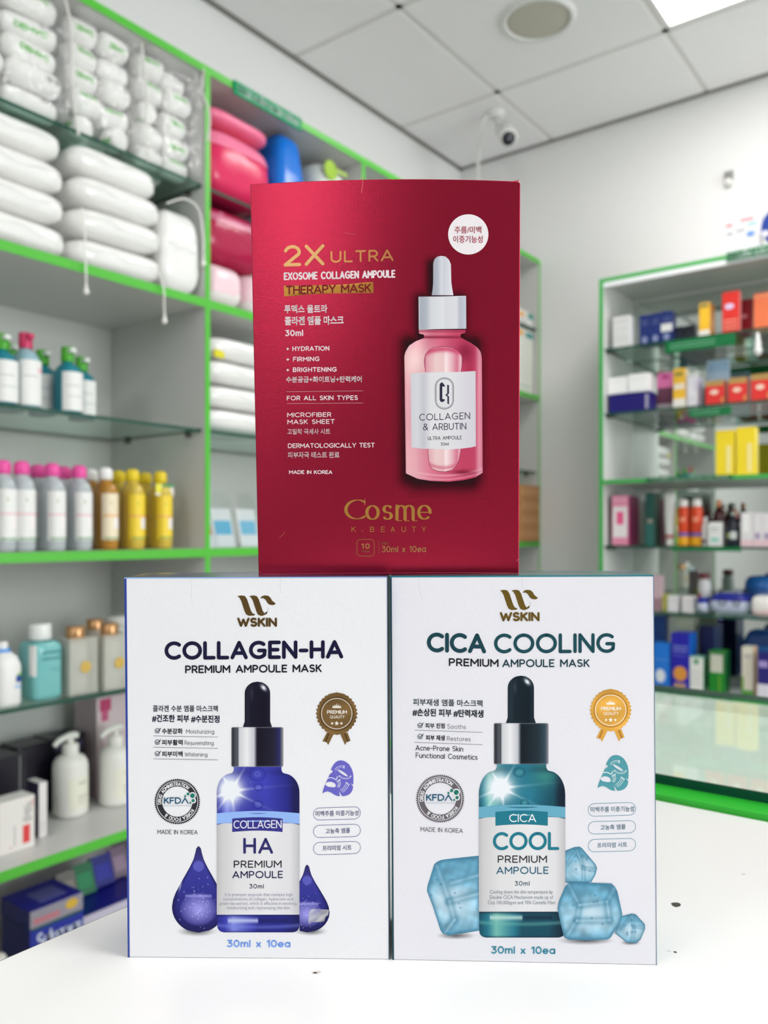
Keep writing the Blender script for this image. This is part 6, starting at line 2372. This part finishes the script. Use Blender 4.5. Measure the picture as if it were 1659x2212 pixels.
# clear holder under the top shelf at the photo edge
x, y, w = spot(1608, 1668, .02)
t = thing('clear_holder_box', 'clear acrylic box hanging under the top glass shelf at the photo edge', 'holder', (x, y + .05, ZS[1] - .115))
bm = bmesh.new()
for aa in ((-w / 2, w / 2, -.05, -.047, 0, .105), (-w / 2, w / 2, .047, .05, 0, .105), (-w / 2, -w / 2 + .003, -.047, .047, 0, .105), (w / 2 - .003, w / 2, -.047, .047, 0, .105), (-w / 2, w / 2, -.05, .05, 0, .003)):
    add_box(bm, *aa)
obj('holder_walls', bm, ACRYL, t)
obj('holder_rim', box_bm(-w / 2, w / 2, -.054, -.05, .096, .106, .001), ACRYL, t)
obj('white_charm', loft_bm([(.004, .02), (.012, .028), (.014, .042), (.008, .05), (.011, .06), (.007, .075), (.004, .098)], n=14, cx=.0, cy=-.054), paint((240, 240, 238), .4), t, True)

# --- green board
for p0, p1, yt, lb in ((1546, 1586, 930, 'bright yellow box, first of the pair on the green edged board'), (1590, 1632, 923, 'bright yellow box, second of the pair on the green edged board')):
    rcarton('bright_yellow_box', lb, p0, p1, yt, .015, 3, .045, (253, 224, 44), [(.58, .82, .06, .66, (253, 236, 160), 'pale_strip')], 'bright yellow boxes')

# --- glass shelf below the green board
t = rcarton('pink_white_box', 'pink and white box with magenta side on the glass shelf under the green board', 1322, 1357, 1071, .04, 4, .12, (238, 150, 182), [(.06, .94, .16, .78, (240, 232, 234), 'white_panel'), (.28, .72, .42, .68, (240, 100, 150), 'pink_crest'), (.0, 1, .9, .93, (246, 190, 210), 'pale_band')], None, side=(150, 34, 92))
rcarton('green_box', 'tall dark green box beside the white tube', 1394, 1414, 1064, .05, 4, .07, (34, 82, 76), [(.2, .8, .42, .5, (150, 150, 140), 'label_print'), (0, 1, .0, .4, (44, 104, 98), 'lower_panel')], None, side=(44, 62, 52))
x, y, w = spot(1431, 1456, .06)
h = z_at(1443, 1064, x, y) - ZS[4]
t = thing('white_tube', 'tall white squeeze tube standing beside the orange bottles', 'tube', (x, y + w / 2, ZS[4]))
obj('tube_body', loft_bm([(w * .34, w * .34, .022, 2), (w * .42, w * .4, .05, 2), (w * .5, w * .34, h * .6, 2.2), (w * .5, w * .16, h * .88, 2.4), (w * .46, .002, h, 3)], n=24), paint((238, 238, 236), .35), t, True)
obj('cap', loft_bm([(w * .36, 0), (w * .38, .003), (w * .36, .022), (w * .3, .024)], n=20), paint((230, 226, 222), .35), t, True)
obj('red_print', ring_label(w * .42, .03, .04, -150, -40, n=8, off=.001), paint((190, 90, 80), .4), t, True)


def sun_spray(px0, px1, label, src=None):
    x, y, w = spot(px0, px1, .05)
    loc = (x, y + w / 2, ZS[4])
    if src:
        return relabel_copy(src, label, loc)
    r = w / 2
    h = z_at((px0 + px1) / 2, 1079, x, y) - ZS[4]
    t = thing('spray_bottle', label, 'bottle', loc, 0, 'orange spray bottles')
    obj('bottle_body', loft_bm([(r * .94, 0), (r, .003), (r, h * .74), (r * .97, h * .8), (r * .8, h * .845)], n=24), paint((228, 74, 32), .3), t, True)
    obj('cap', loft_bm([(r * .78, h * .84), (r * .8, h * .85), (r * .78, h * .97), (r * .7, h)], n=24), paint((238, 232, 228), .3), t, True)
    obj('yellow_base', loft_bm([(r * 1.01, .003), (r * 1.012, .004), (r * 1.012, h * .19), (r * 1.01, h * .195)], n=24), paint((246, 176, 26), .3), t, True)
    obj('blue_band', loft_bm([(r * 1.01, h * .21), (r * 1.012, h * .212), (r * 1.012, h * .28), (r * 1.01, h * .285)], n=24), paint((112, 104, 190), .3), t, True)
    obj('swirl_mark', ring_label(r, h * .52, h * .62, -110, -60, n=8, off=.0012), paint((246, 150, 120), .3), t, True)
    return t


sb = sun_spray(1460, 1486, 'orange spray bottle next to the white tube')
sun_spray(1488, 1514, 'orange spray bottle next to the small white bottle', sb)
BROWN = material('brown_glass', (70, 18, 22), .12, spec=.6)
for p0, p1, yt, s_, lb, cm in ((1512, 1536, 1086, .14, 'dark brown bottle behind, beside the orange spray bottles', (60, 20, 24)), (1536, 1563, 1080, .12, 'dark brown bottle with orange cap behind the white box', (236, 150, 100))):
    x, y, w = spot(p0, p1, s_)
    h = z_at((p0 + p1) / 2, yt, x, y) - ZS[4]
    bottle('brown_bottle', lb, (x, y + w / 2, ZS[4]), 0, w / 2, h, h * .14, w * .2, BROWN, paint(cm, .3), [(.1, .5, -150, -30, LBL_WHITE, 'paper_label')], 'brown bottles', 2, 1, .3, 'flat')
x, y, w = spot(1512, 1529, .06)
bottle('small_white_bottle', 'small white bottle between the orange spray and the white box', (x, y + w / 2, ZS[4]), 0, w / 2, .105, .02, w * .3, paint((234, 230, 228), .35), paint((234, 230, 228), .35), [(.1, .3, -140, -60, paint((120, 100, 120), .4), 'label_print')], None, 2, 1, .15, 'flat')
rcarton('white_green_box', 'white box with turquoise mark in front of the brown bottles', 1530, 1558, 1128, .03, 4, .03, (238, 238, 236), [(.2, .8, .2, .36, (150, 214, 200), 'turquoise_mark'), (.15, .85, .72, .76, (150, 150, 150), 'label_print'), (.15, .7, .6, .63, (180, 180, 180), 'label_print')])
x, y, w = spot(1563, 1596, .035)
h = z_at(1580, 1106, x, y) - ZS[4]
t = bottle('black_bottle', 'black rounded bottle with pale round label on the glass shelf', (x, y + w / 2, ZS[4]), 0, w / 2, h, h * .1, w * .16, material('black_bottle', (30, 36, 48), .2), paint((190, 200, 190), .3), [(.24, .48, -100, -50, paint((206, 210, 206), .4), 'paper_label'), (.28, .42, -130, -104, paint((170, 186, 110), .4), 'lime_mark')], None, 2, .9, .45, 'flat')
for k, (p0, p1, yt, lb) in enumerate(((1600, 1626, 1107, 'white box with a tall pale print, first right of the black bottle'), (1627, 1646, 1108, 'white box with purple flowers, second right of the black bottle'), (1646.5, 1668, 1108, 'white box with purple flowers at the photo edge'))):
    rcarton('flower_box', lb, p0, p1, yt, .035, 4, .05, (234, 230, 232), [(0, 1, .0, .2, (240, 206, 214), 'pink_foot')] + ([(.2, .62, .42, .96, (248, 248, 248), 'pale_print')] if k == 0 else [(.2, .8, .22, .42, (170, 150, 186), 'flower_print', 'o')]), 'white flower boxes')

# --- lower glass shelf
rcarton('pink_sleeve', 'pale pink sleeve box at the carton edge on the lower glass shelf', 1404, 1428, 1243, .06, 5, .04, (206, 176, 186), [(0, 1, 0, .35, (170, 130, 140), 'dark_foot')])
rcarton('lime_box', 'narrow lime and white box on the lower glass shelf', 1429, 1441, 1284, .08, 5, .06, (196, 200, 90), [(.2, .8, .2, .5, (220, 216, 120), 'label_print')])
rcarton('small_white_box', 'small white box beside the lime box on the lower glass shelf', 1442, 1464, 1287, .05, 5, .05, (236, 232, 234), [(.1, .9, .7, .76, (200, 200, 190), 'label_print')], 'small white boxes')
rcarton('small_white_box', 'small white box further from the lime box on the lower glass shelf', 1473, 1498, 1288, .05, 5, .05, (240, 234, 236), [(.1, .9, .7, .76, (210, 204, 196), 'label_print')], 'small white boxes')
x, y, w = spot(1504, 1532, .13)
h = z_at(1518, 1238, x, y) - ZS[5]
bottle('white_bottle', 'white bottle with dark red cap and red mark behind the blue packs', (x, y + w / 2, ZS[5]), 0, w / 2, h, .022, w * .44, paint((230, 228, 230), .35), paint((120, 60, 66), .35), [(.3, .55, -150, -100, paint((216, 110, 116), .4), 'red_mark')], None, 2, 1, .08, 'flat')


def wipes(p0, p1, yt, label, rgb, band, seed):
    x, y, w = spot(p0, p1, .03)
    h = z_at((p0 + p1) / 2, yt, x, y) - ZS[5]
    t = soft_pack('wipes_pack', label, (x, y + .06, ZS[5] + .0005), 0, w, .12, h, rgb, [(.55, .95, band, 'blue_top')], 'wipes packs', seed, 5, 3)
    return t


w1 = wipes(1503, 1526, 1290, 'narrow white and navy wipes pack beside the small white boxes', (206, 212, 232), (36, 50, 150), 71)
w2 = wipes(1529, 1616, 1281, 'blue and white wipes pack with ring print on the lower glass shelf', (196, 204, 226), (34, 42, 146), 72)
for dx in (-.018, .03):
    f = Flat()
    f.ring(dx, -.045, .008, .012, (30, 34, 60), 24)
    f.build('ring_print', lambda p, z: np.column_stack([p[:, 0], np.full(len(p), -.0625), -p[:, 1]]), INK, w2)
x, y, w = spot(1619, 1672, .02)
soft_pack('white_wipes_pack', 'white wipes pack with faint red print at the photo edge', (x, y + .06, ZS[5] + .0005), 0, w, .12, z_at(1640, 1287, x, y) - ZS[5], (234, 230, 226), [(.0, .3, (240, 206, 206), 'red_foot')], None, 75)
x, y, w = spot(1601, 1672, .13)
t = thing('blue_tub', 'round blue tub behind the wipes packs at the photo edge', 'tub', (x, y + w / 2, ZS[5]))
zt = z_at(1640, 1244, x, y) - ZS[5]
obj('tub_body', loft_bm([(w * .46, 0), (w * .48, .01), (w * .48, zt * .62), (w * .46, zt * .66)], n=28), paint((30, 84, 150), .35), t, True)
obj('lid', loft_bm([(w * .5, zt * .64), (w * .51, zt * .68), (w * .47, zt * .86), (w * .36, zt * .97), (.001, zt)], n=28, cap1=False), paint((20, 92, 166), .35), t, True)

# --- base
S6 = -.012
rcarton('sky_blue_box', 'sky blue box with white tooth shaped print on the cabinet base', 1411, 1446, 1389, S6, 6, .05, (30, 120, 220), [(.15, .75, .12, .42, (226, 232, 240), 'white_print', 'o'), (.05, .95, .62, .64, (100, 160, 232), 'label_print')])
rcarton('royal_blue_box', 'tall royal blue box with orange emblem and light blue side on the cabinet base', 1449, 1489, 1368, S6, 6, .09, (36, 30, 170), [(.14, .88, .16, .42, (226, 150, 60), 'orange_emblem', 'o'), (.1, .9, .68, .71, (120, 130, 210), 'label_print'), (.1, .9, .75, .78, (120, 130, 210), 'label_print'), (.1, .8, .6, .62, (90, 100, 200), 'label_print'), (.2, .8, .04, .12, (190, 150, 120), 'label_print')], None, side=(20, 100, 200))
rcarton('navy_carton', 'large navy carton standing behind the royal blue box', 1510, 1542, 1352, .10, 6, .12, (14, 20, 74), [(.1, .3, 0, 1, (10, 14, 50), 'dark_band')], 'navy cartons at the back', side=(20, 50, 110))
rcarton('navy_carton', 'navy carton behind the sky blue box, beside the white one', 1408, 1436, 1330, .12, 6, .08, (18, 60, 130), [(0, 1, 0, .3, (12, 20, 50), 'dark_foot')], 'navy cartons at the back')
rcarton('cream_carton', 'cream carton at the back between the navy cartons', 1440, 1500, 1333, .16, 6, .06, (216, 216, 196), [(0, .4, .0, 1, (206, 206, 192), 'pale_panel')])
rcarton('white_mint_box', 'white box with green side in front of the green labelled box', 1490, 1519, 1419, S6, 6, .05, (232, 232, 228), [(.3, .65, .8, .93, (40, 150, 90), 'green_mark'), (.1, .9, .55, .57, (190, 190, 190), 'label_print'), (.1, .9, .4, .42, (190, 190, 190), 'label_print'), (.1, .9, .25, .27, (200, 200, 200), 'label_print')], None, side=(60, 140, 90), top=(120, 190, 160))
rcarton('green_label_box', 'squat green box with pale label on the cabinet base', 1531, 1566, 1407, .0, 6, .07, (22, 134, 40), [(0, 1, .5, 1, (70, 120, 70), 'dark_upper'), (.12, .86, .5, .92, (206, 206, 190), 'pale_label'), (.62, .7, 0, .42, (120, 176, 40), 'lime_strip')], None, side=(16, 120, 36))
rcarton('cream_green_box', 'tall cream box with green foot and tan side on the cabinet base', 1602, 1627, 1398, .0, 6, .06, (228, 222, 206), [(0, 1, .0, .14, (90, 160, 70), 'green_foot'), (0, .2, .14, .4, (130, 176, 80), 'green_leaf'), (.2, .8, .8, .84, (180, 180, 170), 'label_print')], None, side=(222, 176, 120))
rcarton('indigo_box', 'indigo box with white foot at the photo edge on the cabinet base', 1636, 1668, 1412, S6 - .01, 6, .05, (40, 34, 120), [(0, 1, .04, .34, (226, 222, 232), 'white_foot'), (.1, .7, .7, .84, (170, 150, 210), 'label_print')])
x, y, w = spot(1602, 1676, .13)
soft_pack('blue_pouch', 'blue pouch lying at the back of the cabinet base near the photo edge', (x, y + .05, ZS[6] + .0005), 0, w, .09, z_at(1640, 1362, x, y) - ZS[6], (52, 104, 168), [(.75, .95, (24, 60, 120), 'dark_top')], None, 81)

# --- signs on the shelf edges
def edge_sign(px0, px1, z, label, text, h=.034, lines=False, y=None, mat=None):
    xa, yy = on_far(px0, -.004)
    xb, _ = on_far(px1, -.004)
    return shelf_sign('shelf_sign', label, (xa, (y if y is not None else yy), z), 0, xb - xa, h, text, mat or SIGN_DARK, lines)


edge_sign(1570, 1668, ZS[0] - .026, 'dark green sign on the top edge of the medicine cabinet', 'THUỐC CẢM', .030)
edge_sign(1437, 1589, ZS[1] - .052, 'dark green sign hanging below the top glass shelf of the medicine cabinet', '', .042, True)
edge_sign(1489, 1580, ZS[2] - .046, 'dark green sign hanging below the second glass shelf of the medicine cabinet', '', .030, True)
edge_sign(1397, 1583, ZS[3] - .0165, 'green sign with white capitals along the green edged board of the medicine cabinet', 'THUỐC DA CHỐNG DỊ ỨNG', .017)
edge_sign(1450, 1602, ZS[4] - .016, 'thin dark green strip along the glass shelf under the orange spray bottles', '', .014)
edge_sign(1412, 1512, ZS[6] - .021, 'dark green strip on the base edge of the medicine cabinet', '', .018, y=Y_CAB - .0535)

# --- on top of the cabinet
x, y, w = spot(1568, 1643, .03)
h = z_at(1605, 452, x, y) - ZS[0]
t = carton('white_leaflet_box', 'white box with faint red and grey print on top of the medicine cabinet', (x, y + .02, ZS[0]), 0, w, .04, h, (228, 228, 230), [(.0, .2, .66, .74, (236, 150, 150), 'red_print'), (.42, .8, .72, .8, (240, 160, 166), 'red_print'), (.04, .2, .48, .53, (160, 160, 160), 'grey_print'), (.3, .55, .52, .56, (160, 160, 160), 'grey_print'), (.6, .84, .38, .48, (110, 160, 236), 'blue_brush', 'o'), (.62, .9, .62, .67, (160, 214, 214), 'mint_print'), (.32, .4, .08, .13, (206, 206, 214), 'grey_print')])
x, y, w = spot(1642, 1740, .01)
t = thing('blue_disc_box', 'round navy display pack with white rim on top of the cabinet at the photo edge', 'pack', (x, y + .02, ZS[0]))
R_ = w / 2
bm = loft_bm([(R_ * .985, 0), (R_, .003), (R_, .037), (R_ * .985, .04)], n=48)
bmesh.ops.rotate(bm, verts=bm.verts, cent=(0, 0, 0), matrix=Matrix.Rotation(PI / 2, 3, 'X'))
bmesh.ops.translate(bm, verts=bm.verts, vec=(0, .02, R_))
obj('disc_body', bm, paint((226, 226, 236), .35), t)
bm = loft_bm([(R_ * .95, 0), (R_ * .95, .001)], n=48)
bmesh.ops.rotate(bm, verts=bm.verts, cent=(0, 0, 0), matrix=Matrix.Rotation(PI / 2, 3, 'X'))
bmesh.ops.translate(bm, verts=bm.verts, vec=(0, -.02, R_))
obj('navy_face', bm, paint((28, 62, 146), .35), t)
bm = loft_bm([(R_ * .16, 0), (R_ * .16, .001)], n=24)
bmesh.ops.rotate(bm, verts=bm.verts, cent=(0, 0, 0), matrix=Matrix.Rotation(PI / 2, 3, 'X'))
bmesh.ops.translate(bm, verts=bm.verts, vec=(-R_ * .76, -.0212, R_ * .7))
obj('white_print', bm, paint((226, 226, 240), .35), t)
